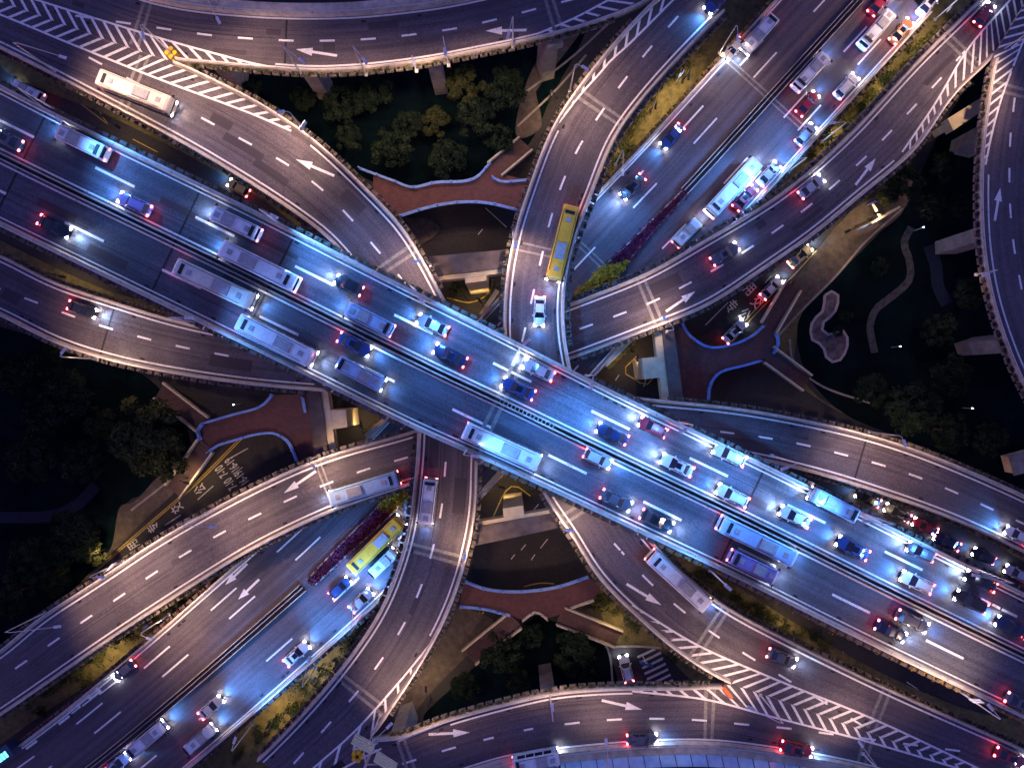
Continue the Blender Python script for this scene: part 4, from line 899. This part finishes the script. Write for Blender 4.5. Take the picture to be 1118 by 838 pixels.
for b, z, h, lab, sg in Gx:
    if b in COOL: lamp(b, z, h, lab, COOL[b][1], sg, COOL[b][0] * 1.2, tint=(.09, .34, 1.0), aim=True)
    else: lamp(b, z, h, lab, 10.5 if 'small' not in lab else 6.0, sg, .22 if 'outer wall of' in lab else .9 if ('park side wall of the top' in lab or 'by the corner' in lab or 'by the frame' in lab) else .6 if (b[0] == 785) else 1.0 if 'small' not in lab else .5)
for b, z, h, lab, pw in [((107, 601), .2, (104, 606), 'short park lamp beside the tree lit yellow', .35), ((948, 240), .2, (958, 232), 'street lamp on the brown pavement by the right ramp', .35),
    ((935, 247), .2, (926, 252), 'street lamp beside the pavement lamp at the right ramp', .3), ((1052, 135), .2, (1046, 128), 'lamp beside the yellow lit beam', .3),
    ((665, 165), .2, (672, 160), 'street lamp on the verge beside the top centre ramp', .35), ((745, 90), .2, (752, 84), 'street lamp high on the verge beside the top centre ramp', .35), ((710, 122), .2, (716, 116), 'street lamp halfway along the verge of the top centre ramp', .35),
    ((985, 75), .2, (978, 83), 'street lamp on the bright verge', .4), ((930, 130), .2, (923, 138), 'street lamp lower on the bright verge', .4), ((1030, 28), .2, (1023, 36), 'street lamp at the top of the bright verge', .4),
    ((90, 728), .2, (98, 722), 'street lamp on the lower left verge', .35), ((350, 735), .2, (343, 742), 'street lamp on the verge beside the bottom ramp', .35), ((300, 785), .2, (293, 792), 'street lamp low on the verge beside the bottom ramp', .35),
    ((120, 132), .2, (128, 138), 'street lamp between the upper left ramp and the main expressway', .25), ((60, 300), .2, (68, 302), 'street lamp between the main expressway and the left ramp', .25),
    ((860, 690), .2, (868, 692), 'street lamp below the main expressway at lower right', .25), ((690, 670), .2, (684, 676), 'street lamp at the corner above the zebra crossing', .4), ((600, 110), .2, (606, 104), 'street lamp on the pavement left of the top ramp', .25),
    ((528, 335), .2, (524, 328), 'street lamp under the upper ramps beside the portal pier', .5), ((542, 525), .2, (548, 532), 'street lamp under the lower ramps beside the portal pier', .5), ((690, 385), .2, (696, 391), 'street lamp under the right ramps beside the portal pier', .5),
    ((402, 470), .2, (394, 463), 'street lamp under the left ramps beside the portal pier', .5), ((470, 760), .2, (465, 752), 'street lamp on the brown pavement left of the bottom park', .3), ((210, 520), .2, (203, 527), 'street lamp on the pavement by the left footbridge', .2),
    ((980, 560), .2, (988, 563), 'street lamp on the street below the right ramp', .15)]:
    lamp(b, z, h, lab, 5.5, False, pw * (.3 if 'portal' in lab else 1.1 if 'verge' in lab else .6), 1.0, glow='led_warm')
for x, y, lab in ((998, 252, 'tiny park lamp at the top of the winding path'), (973, 379, 'tiny park lamp below the winding path'), (1050, 445, 'tiny park lamp beside the dim round tree'), (262, 441, 'tiny lamp beside the left footbridge')):
    r = empty('park_lamp', W(x, y, .1)); mb = MB(); mb.tube((0, 0, 0), (0, 0, 3.2), .06, .05); mb.build('pole', M['steel'], r); mb = MB(); mb.box((0, 0, 3.3), (.2, .2, .2), 0, .7); mb.build('lamp_head', M['led_w'], r)
    tag(r, lab, 'park lamp', 'tiny lamps in the parks')

# ---------------------------------------------------------------- signs and furniture
def gantry():
    o = W(410, 807, 18); r = empty('sign_gantry', o); mb = MB(); mb.tube((0, 0, 0), (0, 0, 8.8), .25, .2, 10); mb.box((0, 0, .3), (.9, .9, .6)); mb.build('post', M['steel'], r)
    for a, b in (((388, 800), (410, 812)), ((412, 819), (434, 833))):
        A = W(*a, 24) - o; B = W(*b, 24) - o; d = (B - A)[:2]; L = np.linalg.norm(d); an = math.atan2(d[1], d[0]); c = (A + B) / 2; mb = MB(); mb.box((c[0], c[1], 7.6), (L, .16, 3.2), an); bd = mb.build('sign_board', M['sign_back'], r)
        mb = MB(); nn = np.array([-math.sin(an), math.cos(an)])
        for hh in (6.5, 7.3, 8.1, 8.8): mb.box((c[0] + nn[0] * .14, c[1] + nn[1] * .14, hh), (L * .98, .12, .10), an)
        mb.build('rib', M['steel'], bd)
        mb = MB(); mb.tube((0, 0, 8.0), (c[0], c[1], 8.0), .12, .1); mb.build('arm', M['steel'], r)
    tag(r, 'sign gantry with two cream sign backs at the bottom gore', 'sign gantry')
gantry()
def cushion(px, py, z, lab, n=5):
    o = W(px, py, z); r = empty('crash_cushion', o)
    for i in range(n):
        a = i * 2 * math.pi / n; mb = MB(); mb.tube((.62 * math.cos(a), .62 * math.sin(a), .02), (.62 * math.cos(a), .62 * math.sin(a), .95), .36, .32, 12); mb.build('drum', M['drum'], r)
    tag(r, lab, 'crash cushion', 'yellow crash cushions at the gore tips')
cushion(391, 823, 18, 'ring of yellow drums beside the sign gantry'); cushion(189, 60, 20, 'ring of yellow drums at the upper left gore', 4)
mb = MB(); mb.box((0, 0, .55), (2.2, .5, 1.1)); mb.box((0, 0, 1.2), (1.6, .3, .25)); o = mb.build('barrier_board', M['orange']); o.location = W(792, 753, 20); o.rotation_euler = (0, 0, R_(-50)); tag(o, 'orange barrier board at the tip of the lower right gore', 'barrier')
def sign(px, py, z, rz, lab, sz=(2.2, .1, 1.6), h=3.5, m='sign_blue', mark=True):
    r = empty('road_sign', W(px, py, z), rz); mb = MB(); mb.tube((0, 0, 0), (0, 0, h), .07); mb.build('post', M['steel'], r); mb = MB(); mb.box((0, -.12, h), sz); b = mb.build('panel', M[m], r)
    if mark: mb = MB(); mb.box((0, -.12 - sz[1] / 2 - .015, h), (.5, .02, .9)); mb.box((0, .12 - .12 + sz[1] / 2 + .015, h), (.5, .02, .9)); mb.build('mark', M['sign_white'], b)
    tag(r, lab, 'road sign', 'blue road signs')
sign(702, 716, .1, R_(-15), 'blue sign beside the zebra crossing'); sign(936, 251, .1, R_(30), 'blue sign on the pavement below the right ramp'); sign(945, 247, .1, R_(30), 'second blue sign on the pavement below the right ramp')
sign(372, 488, .1, R_(10), 'small blue sign left of the centre', (1.2, .1, 1.2)); sign(738, 90, .1, R_(50), 'blue sign on the verge beside the top centre ramp', (1.6, .1, 1.2))
sign(166, 678, 8, R_(40), 'blue sign near the lamp of the lower left verge', (1.1, .1, 1.0), 2.5); sign(947, 224, 14, R_(20), 'blue sign on the wall of the right ramp', (1.0, .1, 1.2), 2.2)
for (x, y, rz, lab) in ((953, 241, 30, 'cream lattice gate frame beside the right ramp'), ):
    r = empty('gate_frame', W(x, y, 0), R_(rz)); mb = MB(); mb.tube((-2.6, 0, 0), (-2.6, 0, 4.8), .15); mb.tube((2.6, 0, 0), (2.6, 0, 4.8), .15); mb.build('post', M['rail_cream'], r); mb = MB(); mb.box((0, 0, 4.8), (5.6, .35, .35)); mb.box((-1, 1.4, 4.8), (.3, 2.8, .3)); mb.build('crossbar', M['rail_cream'], r); tag(r, lab, 'gate')
r = empty('hut', W(1109, 502, 0), R_(15)); mb = MB(); mb.box((0, 0, 1.4), (5, 3, 2.8)); mb.build('wall', M['pier'], r); mb = MB(); mb.box((0, 0, 2.95), (5.6, 3.6, .25)); mb.build('roof', M['concrete_dark'], r); mb = MB(); mb.box((-1, -1.52, 1.1), (.9, .06, 2.1)); mb.build('door', M['trim'], r); tag(r, 'small flat roofed hut in the trees at the right edge', 'hut')
# gravel-like litter of small ground objects: manhole covers on the ramps
for (x, y, k) in ((300, 214, 'P'), (185, 18, 'E'), (694, 62, 'Q'), (130, 740, 'S')):
    pass

# ---------------------------------------------------------------- vehicles
def loft(mb, secs):
    """secs: list of (x, [(y, z)...]) half profiles, mirrored into a closed body"""
    vs = []; n = len(secs[0][1])
    for x, pr in secs:
        for y, z in pr: vs.append((x, y, z))
        for y, z in pr[::-1]: vs.append((x, -y, z))
    m = 2 * n; fs = []
    for i in range(len(secs) - 1):
        for j in range(m):
            a, b = i * m + j, i * m + (j + 1) % m; fs.append((a, b, b + m, a + m))
    fs += [tuple(range(m - 1, -1, -1)), tuple(range((len(secs) - 1) * m, len(secs) * m))]
    mb.add(vs, fs)
def part(parent, name, mb, m, smooth=False): return mb.build(name, m, parent, smooth)
def wheels(root, xs, w, r=.33):
    for x in xs:
        for s in (-1, 1):
            mb = MB(); mb.tube((x, s * (w - .24), r), (x, s * w, r), r, n=16); wh = part(root, 'wheel', mb, M['tyre'])
            mb = MB(); mb.tube((x, s * (w - .02), r), (x, s * (w + .012), r), r * .6, n=12); part(wh, 'rim', mb, M['rim'])
def lights(root, L, w, z, rear_z=None, hw=.36):
    for s in (-1, 1):
        mb = MB(); mb.box((L - .10, s * (w - .26), z), (.30, hw, .17)); part(root, 'headlight', mb, M['head'])
        mb = MB(); mb.box((-L + .06, s * (w - .24), rear_z or z + .12), (.20, .34, .16)); part(root, 'tail_light', mb, M['tail'])
def make_car(L=4.6, W_=1.8, suv=False, sun=False, hatchb=False):
    root = empty('car'); h = L / 2; w = W_ / 2; hb = .92 if not suv else 1.05; ht = 1.44 if not suv else 1.72
    def sec(x, k, zt, zb=.24): ww = w * k; return (x, [(ww * .90, zb), (ww, zb + .18), (ww, zt - .24), (ww * .93, zt - .08), (ww * .55, zt), (ww * .15, zt + .015)])
    mb = MB(); loft(mb, [sec(h, .72, hb - .34), sec(h - .12, .90, hb - .24), sec(h - .5, .98, hb - .14), sec(h - 1.25, 1, hb - .04), sec(.6, 1, hb + .02), sec(-.8, 1, hb + .03), sec(-h + .9, 1, hb + .03), sec(-h + .35, .96, hb - .02), sec(-h + .06, .86, hb - .12), sec(-h, .76, hb - .3)])
    b = part(root, 'body', mb, None, False); b.data.materials.append(PAINT['white'])
    x0, x1, x2, x3 = (.95, .3, -1.45, -1.95) if hatchb else (1.02, .28, -1.05, -1.72) if not suv else (1.12, .5, -1.75, -2.15)
    mb = MB()                                        # roof skin on its pillars
    loft(mb, [(x1 - .02, [(w * .74, ht - .10), (w * .70, ht - .03), (w * .3, ht + .0)]), ((x1 + x2) / 2, [(w * .76, ht - .08), (w * .72, ht), (w * .3, ht + .04)]), (x2 + .02, [(w * .74, ht - .10), (w * .70, ht - .03), (w * .3, ht + .0)])])
    rf = part(root, 'roof', mb, None); rf.data.materials.append(PAINT['white'])
    for s in (-1, 1):
        for pa, pb in (((x0, s * w * .90, hb), (x1, s * w * .74, ht - .05)), ((x3, s * w * .90, hb), (x2, s * w * .74, ht - .05)), (((x1 + x2) / 2, s * w * .93, hb), ((x1 + x2) / 2, s * w * .75, ht - .08))):
            mb = MB(); mb.tube(pa, pb, .05, n=5); pl = part(root, 'pillar', mb, None); pl.data.materials.append(PAINT['white'])
    mb = MB(); mb.add([(x0, -w * .88, hb), (x0, w * .88, hb), (x1, w * .70, ht - .04), (x1, -w * .70, ht - .04)], [(0, 1, 2, 3)]); part(root, 'windscreen', mb, M['glass'])
    mb = MB(); mb.add([(x3, w * .88, hb), (x3, -w * .88, hb), (x2, -w * .70, ht - .04), (x2, w * .70, ht - .04)], [(0, 1, 2, 3)]); part(root, 'rear_window', mb, M['glass'])
    for s in (-1, 1):
        mb = MB(); mb.add([(x0 - .02, s * w * .90, hb), (x3 + .02, s * w * .90, hb), (x2, s * w * .74, ht - .08), (x1, s * w * .74, ht - .08)], [(0, 1, 2, 3)]); part(root, 'side_window', mb, M['glass'])
        mb = MB(); mb.box((x0 - .28, s * (w + .10), hb + .05), (.18, .24, .14)); mr = part(root, 'mirror', mb, None); mr.data.materials.append(PAINT['white'])
    if sun: mb = MB(); mb.box(((x1 + x2) / 2 + .25, 0, ht + .045), (.85, .8, .03)); part(root, 'sunroof', mb, M['glass'])
    if suv:
        for s in (-1, 1): mb = MB(); mb.box(((x1 + x2) / 2, s * w * .62, ht + .06), (1.7, .05, .06)); part(root, 'roof_rail', mb, M['trim'])
    mb = MB(); mb.box((h + .0, 0, .38), (.08, W_ * .6, .18)); part(root, 'grille', mb, M['trim'])
    wheels(root, (h - .9, -h + .95), w - .01); lights(root, h, w, hb - .36, hb - .2); return root
def make_bus(L=11.5, W_=2.5, Hh=3.1):
    root = empty('bus'); h = L / 2; w = W_ / 2
    def sec(x, k, zt): return (x, [(w * k * .97, .32), (w * k, .6), (w * k, zt - .30), (w * k * .95, zt - .08), (w * k * .78, zt), (w * .2, zt + .03)])
    mb = MB(); loft(mb, [sec(h, .90, Hh - .45), sec(h - .12, .97, Hh - .18), sec(h - .45, 1, Hh), sec(-h + .3, 1, Hh), sec(-h + .08, .97, Hh - .12), sec(-h, .92, Hh - .3)]); b = part(root, 'body', mb, None); b.data.materials.append(PAINT['white'])
    for s in (-1, 1):
        n = max(3, int(L / 1.6)); mb = MB(); d = (L - 1.6) / n
        for i in range(n): mb.box((-h + .7 + d * (i + .5), s * (w + .005), 1.95), (d * .88, .03, 1.0))
        part(root, 'side_window', mb, M['glass']); mb = MB(); mb.box((h - .15, s * (w + .22), 2.2), (.2, .3, .45)); mb.tube((h - .25, s * w * .95, 2.7), (h - .15, s * (w + .2), 2.45), .03, n=4); part(root, 'mirror', mb, M['trim'])
    mb = MB(); mb.add([(h + .02, -w * .84, 1.2), (h + .02, w * .84, 1.2), (h - .06, w * .84, Hh - .38), (h - .06, -w * .84, Hh - .38)], [(0, 1, 2, 3)]); part(root, 'windscreen', mb, M['glass'])
    mb = MB(); mb.box((-h - .005, 0, 2.1), (.03, W_ * .75, .8)); part(root, 'rear_window', mb, M['glass'])
    if L > 6:
        for s in (-1, 1): mb = MB(); mb.box((-L * .02, s * w * .80, Hh + .035), (L * .84, .06, .05)); part(root, 'roof_rail', mb, M['trim'])
        mb = MB(); mb.box((-L * .40, 0, Hh + .06), (.5, 1.5, .12)); part(root, 'roof_vent', mb, M['trim'])
    mb = MB(); mb.box((L * .12, 0, Hh + .14), (min(2.6, L * .25), 1.5, .24), 0, .92); part(root, 'air_unit', mb, M['roof_unit'])
    for x in ((-L * .3, L * .36) if L > 6 else (-L * .2,)): mb = MB(); mb.box((x, 0, Hh + .07), (.75, .75, .1), 0, .9); part(root, 'roof_hatch', mb, M['roof_unit'])
    wheels(root, (h - L * .22, -h + L * .25), w - .01, .46 if L > 8 else .38); lights(root, h, w, .75, 1.1, .4); return root
def make_truck():
    root = empty('truck'); mb = MB(); loft(mb, [(3.6, [(.95, .5), (1.1, .8), (1.05, 1.5), (.5, 1.6)]), (3.3, [(1.05, .5), (1.1, .8), (1.05, 2.3), (.5, 2.4)]), (1.9, [(1.05, .5), (1.1, .8), (1.08, 2.35), (.5, 2.45)])]); b = part(root, 'cab', mb, None); b.data.materials.append(PAINT['navy'])
    mb = MB(); mb.add([(3.62, -.9, 1.35), (3.62, .9, 1.35), (3.34, .9, 2.2), (3.34, -.9, 2.2)], [(0, 1, 2, 3)]); part(root, 'windscreen', mb, M['glass'])
    mb = MB(); mb.box((-1.2, 0, 1.85), (5.6, 2.3, 2.2)); c = part(root, 'cargo_box', mb, None); c.data.materials.append(PAINT['navy']); mb = MB(); mb.box((-1.2, 0, .7), (5.6, 1.4, .3)); part(root, 'chassis', mb, M['trim'])
    mb = MB()
    for i in range(4): mb.box((-3.0 + i * .62, .25, 2.97), (.45, 1.1, .03))
    part(root, 'roof_panel', mb, M['screen']); wheels(root, (2.5, -2.6), 1.08, .45); lights(root, 3.65, 1.1, .8); return root
proto = {'car': make_car(), 'saloon': make_car(4.85, 1.84, sun=True), 'hatch': make_car(4.1, 1.72, hatchb=True), 'suv': make_car(4.8, 1.88, True), 'bus': make_bus(), 'minibus': make_bus(7.0, 2.15, 2.7), 'van': make_bus(5.4, 1.95, 2.2), 'truck': make_truck()}
proto['minibus'].name = 'minibus'; proto['van'].name = 'van'; proto['suv'].name = 'car.001'; proto['saloon'].name = 'car.002'; proto['hatch'].name = 'car.003'
used = set()
def copy_tree(o, parent=None):
    c = o.copy(); col.objects.link(c); c.parent = parent
    for ch in o.children:
        if ch.type != 'LIGHT': copy_tree(ch, c)
    return c
def children_rec(o):
    for c in o.children:
        yield c; yield from children_rec(c)
ncar = [0]
def vehicle(kind, colr, key, px, py, sgn_, lab, beam='blue', pw=1.0, ang=None, zz=None):
    if kind == 'car': ncar[0] += 1; kind = ('car', 'saloon', 'hatch', 'car', 'saloon')[ncar[0] % 5]
    if kind in used: o = copy_tree(proto[kind])
    else: o = proto[kind]; used.add(kind)
    if key:
        rb = RIB[key]; p = rb.pt(px, py); s = rb.C.near(p); t = rb.C.tan(s) * sgn_; a = math.atan2(t[1], t[0]) + rng.normal(0, .012); z = p[2] + .014
    else: p = W(px, py, .03); a = math.atan2(-ang[1], ang[0]); z = .03
    o.location = (p[0], p[1], z); o.rotation_euler = (0, 0, a)
    for c in children_rec(o):
        if c.type == 'MESH' and c.material_slots and c.material_slots[0].material and c.material_slots[0].material.name.endswith('car_paint'):
            c.material_slots[0].link = 'OBJECT'; c.material_slots[0].material = PAINT[colr]
    cat = {'car': 'car', 'saloon': 'car', 'hatch': 'car', 'suv': 'car', 'bus': 'bus', 'minibus': 'minibus', 'van': 'van', 'truck': 'truck'}[kind]
    tag(o, lab, cat, 'vehicles driving on the interchange' if key else 'cars on the streets below')
    if beam:
        L = {'car': 2.35, 'saloon': 2.5, 'hatch': 2.1, 'suv': 2.5, 'bus': 5.9, 'minibus': 3.6, 'van': 2.8, 'truck': 3.8}[kind]
        l = bpy.data.lights.new('headlight_beam', 'SPOT'); l.energy = BEAM_W * pw; l.spot_size = R_(110); l.spot_blend = 1.0; l.shadow_soft_size = .25
        l.color = {'blue': (.08, .34, 1.0), 'white': (.40, .62, 1.0), 'warm': (1, .8, .6)}[beam]
        lo = bpy.data.objects.new('headlight_beam', l); col.objects.link(lo); lo.parent = o; lo.location = (L, 0, .85); lo.rotation_euler = (R_(0), R_(-84), 0)
    return o
VL = [
 # main expressway, upper carriageway, driving to the upper left
 ('minibus', 'white', 'M', 97, 160, -1, 'white minibus nearest the upper left corner on the main expressway', 'blue', 1),
 ('car', 'grey', 'M', 10, 153, -1, 'dark grey car at the left edge of the main expressway', 'blue', .6),
 ('suv', 'purple', 'M', 150, 224, -1, 'purple car beside the median at upper left', 'blue', 1),
 ('minibus', 'white', 'M', 262, 247, -1, 'white minibus by the upper wall, left of the upper ramp mouth', 'white', 1),
 ('bus', 'white', 'M', 288, 293, -1, 'long white bus beside the median in the upper left', 'blue', 1),
 ('car', 'black', 'M', 382, 312, -1, 'black car above the pale blue minibus', 'white', 1.2),
 ('minibus', 'paleblue', 'M', 406, 350, -1, 'pale blue minibus beside the median left of the centre', 'blue', 1.3),
 ('car', 'silver', 'M', 473, 355, -1, 'silver car by the upper wall left of the centre', 'blue', 1.4),
 ('car', 'navy', 'M', 492, 388, -1, 'navy car beside the median just left of the central joint', 'blue', 1.2),
 ('car', 'white', 'M', 588, 404, -1, 'white car by the upper wall just right of the central joint', 'white', 1.3),
 ('car', 'blue', 'M', 566, 424, -1, 'dark blue car beside the slatted median at the centre', 'blue', 1.5),
 ('car', 'red', 'M', 712, 466, -1, 'crimson car on the upper half of the main expressway', 'white', 1.4),
 ('car', 'navy', 'M', 668, 473, -1, 'navy car left of the crimson car', 'blue', 1.4),
 ('car', 'white', 'M', 738, 507, -1, 'white car behind the navy car, right of the centre', 'white', 1.5),
 ('suv', 'white', 'M', 795, 496, -1, 'white high car by the upper wall right of the crimson car', 'white', 1.4),
 ('suv', 'white', 'M', 798, 540, -1, 'white high car beside the median right of the centre', 'blue', 1.4),
 ('car', 'cream', 'M', 866, 563, -1, 'cream car in the median lane on the right half', 'white', 1.5),
 ('minibus', 'paleblue', 'M', 905, 549, -1, 'pale blue minibus by the upper wall on the right', 'white', 1.4),
 ('car', 'blue', 'M', 929, 597, -1, 'blue car in the median lane behind the cream car', 'blue', 1.6),
 ('car', 'grey', 'M', 1003, 601, -1, 'grey car by the upper wall near the right edge', 'white', 1.6),
 ('suv', 'white', 'M', 998, 634, -1, 'white high car with dark glass in the median lane queue', 'blue', 1.6),
 ('suv', 'black', 'M', 1057, 655, -1, 'black high car in the middle of the queue at right', 'blue', 1.6),
 ('car', 'black', 'M', 1068, 633, -1, 'black car above the queue at the right edge', 'white', 1.6),
 ('car', 'navy', 'M', 1102, 683, -1, 'navy car last in the queue at the right edge', 'blue', 1.6),
 # main expressway, lower carriageway, driving to the lower right
 ('car', 'black', 'M', 62, 248, 1, 'black car on the lower half near the left edge', 'white', 1.2),
 ('bus', 'cream', 'M', 240, 312, 1, 'cream bus in the inner lane of the lower half', 'blue', .9),
 ('bus', 'white', 'M', 306, 372, 1, 'white bus against the lower wall at left', 'white', .9),
 ('minibus', 'paleblue', 'M', 396, 408, 1, 'pale blue minibus on the lower half left of the centre', 'blue', 1),
 ('car', 'blue', 'M', 388, 376, 1, 'blue car in the inner lane above the pale blue minibus', 'blue', 1.2),
 ('bus', 'white', 'M', 548, 486, 1, 'white bus by the lower wall under the central joint', 'white', .9),
 ('car', 'silver', 'M', 652, 500, 1, 'silver car in the inner lane right of the centre on the lower half', 'blue', 1.4),
 ('car', 'grey', 'M', 672, 545, 1, 'grey car with red lights by the lower wall', 'white', .8),
 ('car', 'black', 'M', 716, 567, 1, 'black car ahead of the grey one by the lower wall', 'white', .8),
 ('bus', 'paleblue', 'M', 822, 587, 1, 'pale blue bus in the inner lane of the lower half', 'blue', .9),
 ('minibus', 'purple', 'M', 818, 615, 1, 'purple minibus by the lower wall', 'white', .6),
 ('suv', 'grey', 'M', 993, 676, 1, 'grey high car with red lights in the inner lane at lower right', 'blue', .8),
 ('car', 'navy', 'M', 970, 687, 1, 'navy car with red lights by the lower wall at lower right', 'white', .8),
 ('car', 'grey', 'M', 1112, 766, 1, 'grey car by the lower wall at the right edge', 'white', .6),
 # diagonal expressway, upper part
 ('minibus', 'white', 'N', 826, 42, -1, 'white minibus on the left side of the upper diagonal expressway', 'white', 1),
 ('car', 'silver', 'N', 800, 55, -1, 'silver car beside the white minibus, by the left wall', 'blue', .8),
 ('car', 'blue', 'N', 733, 150, -1, 'blue car on the left side of the upper diagonal expressway', 'blue', 1.3),
 ('car', 'grey', 'N', 690, 205, -1, 'grey car nearest the ramp crossing on the left side', 'white', 1),
 ('bus', 'white', 'N', 797, 208, 1, 'white bus beside the purple hedge of the upper expressway', 'white', .8),
 ('van', 'white', 'N', 748, 256, 1, 'white van behind the bus near the right ramp', 'white', .8),
 ('car', 'white', 'N', 838, 191, 1, 'white car right of the bus', 'blue', 1.2),
 ('car', 'red', 'N', 812, 217, 1, 'red car between the bus and the right wall', 'blue', .8),
 ('car', 'paleblue', 'N', 878, 148, 1, 'pale blue car by the right wall of the upper expressway', 'blue', 1.2),
 ('minibus', 'white', 'N', 881, 83, 1, 'white minibus near the median of the upper expressway', 'blue', 1),
 ('car', 'red', 'N', 880, 115, 1, 'red car right of the white minibus', 'blue', .8),
 ('suv', 'white', 'N', 922, 96, 1, 'white high car by the right wall of the upper expressway', 'blue', 1),
 ('minibus', 'white', 'N', 952, 37, 1, 'white minibus with red lights near the frame top', 'blue', 1),
 ('car', 'orange', 'N', 982, 36, 1, 'orange car near the frame top by the right wall', 'blue', 1),
 ('car', 'red', 'N', 958, 6, 1, 'red car at the frame top', 'blue', 1),
 ('car', 'white', 'N', 1012, 6, 1, 'white car at the frame top by the right wall', 'white', 1.5),
 # diagonal expressway, lower part
 ('bus', 'yellow', 'N', 413, 592, 1, 'yellow bus right of the purple hedge below the centre', 'blue', 1),
 ('van', 'white', 'N', 420, 612, 1, 'white van beside the yellow bus', 'white', 1),
 ('car', 'blue', 'N', 372, 640, 1, 'blue car behind the yellow bus', 'blue', 1.5),
 ('car', 'silver', 'N', 395, 654, 1, 'silver car by the right wall behind the white van', 'blue', 1.6),
 ('car', 'white', 'N', 325, 712, 1, 'white car by the right wall of the lower expressway', 'blue', 1.4),
 ('car', 'silver', 'N', 232, 770, 1, 'silver car in the middle lane of the lower expressway', 'blue', 1.5),
 ('van', 'white', 'N', 222, 802, 1, 'white van by the right wall of the lower expressway', 'blue', 1.5),
 ('minibus', 'white', 'N', 165, 802, 1, 'white minibus beside the median at the lower left', 'blue', 1.6),
 ('car', 'paleblue', 'N', 130, 832, 1, 'pale blue car near the median at the bottom edge', 'blue', 1.5),
 ('car', 'grey', 'N', 138, 730, -1, 'grey car with red lights on the lane lettering at lower left', None, 0),
 ('truck', 'navy', 'N', 2, 824, -1, 'navy truck with teal roof panels in the lower left corner', 'blue', 1.5),
 # ramps
 ('bus', 'yellow', 'Q', 613, 268, 1, 'long yellow bus on the top centre ramp', 'white', .5),
 ('car', 'white', 'Q', 589, 340, 1, 'white car on the top centre ramp just above the centre', 'blue', 1.0),
 ('car', 'blue', 'Q', 783, 2, 1, 'blue car on the top centre ramp at the frame top', 'blue', 1.8),
 ('car', 'silver', 'R', 884, 205, 1, 'silver car on the ramp left of the long lane arrow', None, 0),
 ('car', 'grey', 'R', 790, 278, 1, 'grey car on the right ramp above the lane arrow', 'blue', .4),
 ('car', 'red', 'R', 1072, 18, 1, 'red car with red lights beside the right-hand gore', None, 0),
 ('bus', 'cream', 'P', 155, 106, 1, 'cream bus on the upper left ramp below the gore', 'warm', .3),
 ('minibus', 'white', 'F', 585, 824, 1, 'white minibus by the noise barrier on the bottom ramp', 'white', .8),
 ('car', 'grey', 'F', 700, 804, 1, 'grey car on the bottom ramp below the second lane arrow', 'blue', .5),
 ('car', 'red', 'F', 868, 815, 1, 'dark red car on the bottom ramp near the lower right', 'blue', .4),
 ('bus', 'white', 'Q', 738, 630, 1, 'white bus on the lower right ramp beside the main expressway', 'blue', .8),
 ('car', 'grey', 'Q', 852, 716, 1, 'grey car with red lights on the lower right ramp', 'white', .7),
 ('car', 'red', 'Q', 1100, 824, 1, 'red car at the right edge of the lower right ramp', None, 0),
 ('bus', 'paleblue', 'S', 400, 531, -1, 'pale blue bus on the lower left ramp near the centre', 'white', .5),
 ('car', 'white', 'S', 1108, 583, -1, 'white car on the ramp at the right edge', 'blue', 1.6),
 ('car', 'black', 'R', 92, 338, 1, 'black car on the left ramp', 'white', 1.3),
 ('minibus', 'white', 'P', 469, 545, 1, 'white minibus on the bottom ramp just below the centre', 'blue', .6),
]
for v in VL: vehicle(*v)
for kind, c, x, y, ang, lab, bm in [('car', 'white', 801, 362, (1, -1.0), 'white car with dark windows beside the right footbridge', None), ('car', 'white', 841, 315, (1, -1.0), 'white car in the middle of the street under the right ramp', 'white'),
    ('car', 'gold', 872, 280, (1, -.9), 'pale gold car at the top of the street under the right ramp', 'white'), ('car', 'gold', 262, 206, (-1, -.6), 'pale gold car in the gap below the upper left ramp', 'blue'),
    ('suv', 'white', 683, 728, (-.25, -1), 'white car parked beside the zebra crossing', None), ('van', 'white', 36, 103, (-1, -.5), 'white van in the gap near the upper left corner', 'blue'),
    ('car', 'black', 946, 543, (-1, -.5), 'first dark car on the street below the right ramp', 'blue'), ('car', 'grey', 978, 559, (-1, -.5), 'grey car on the street below the right ramp', 'blue'),
    ('car', 'red', 1008, 574, (-1, -.5), 'dark red car on the street below the right ramp', None), ('car', 'navy', 1032, 590, (-1, -.5), 'navy car on the street below the right ramp', 'blue'), ('car', 'black', 1072, 606, (-1, -.5), 'black car further along the street below the right ramp', 'blue'),
    ('car', 'silver', 1108, 625, (-1, -.5), 'silver car at the right end of the street below the ramp', 'blue')]:
    vehicle(kind, c, None, x, y, 1, lab, bm, .9, ang=ang)
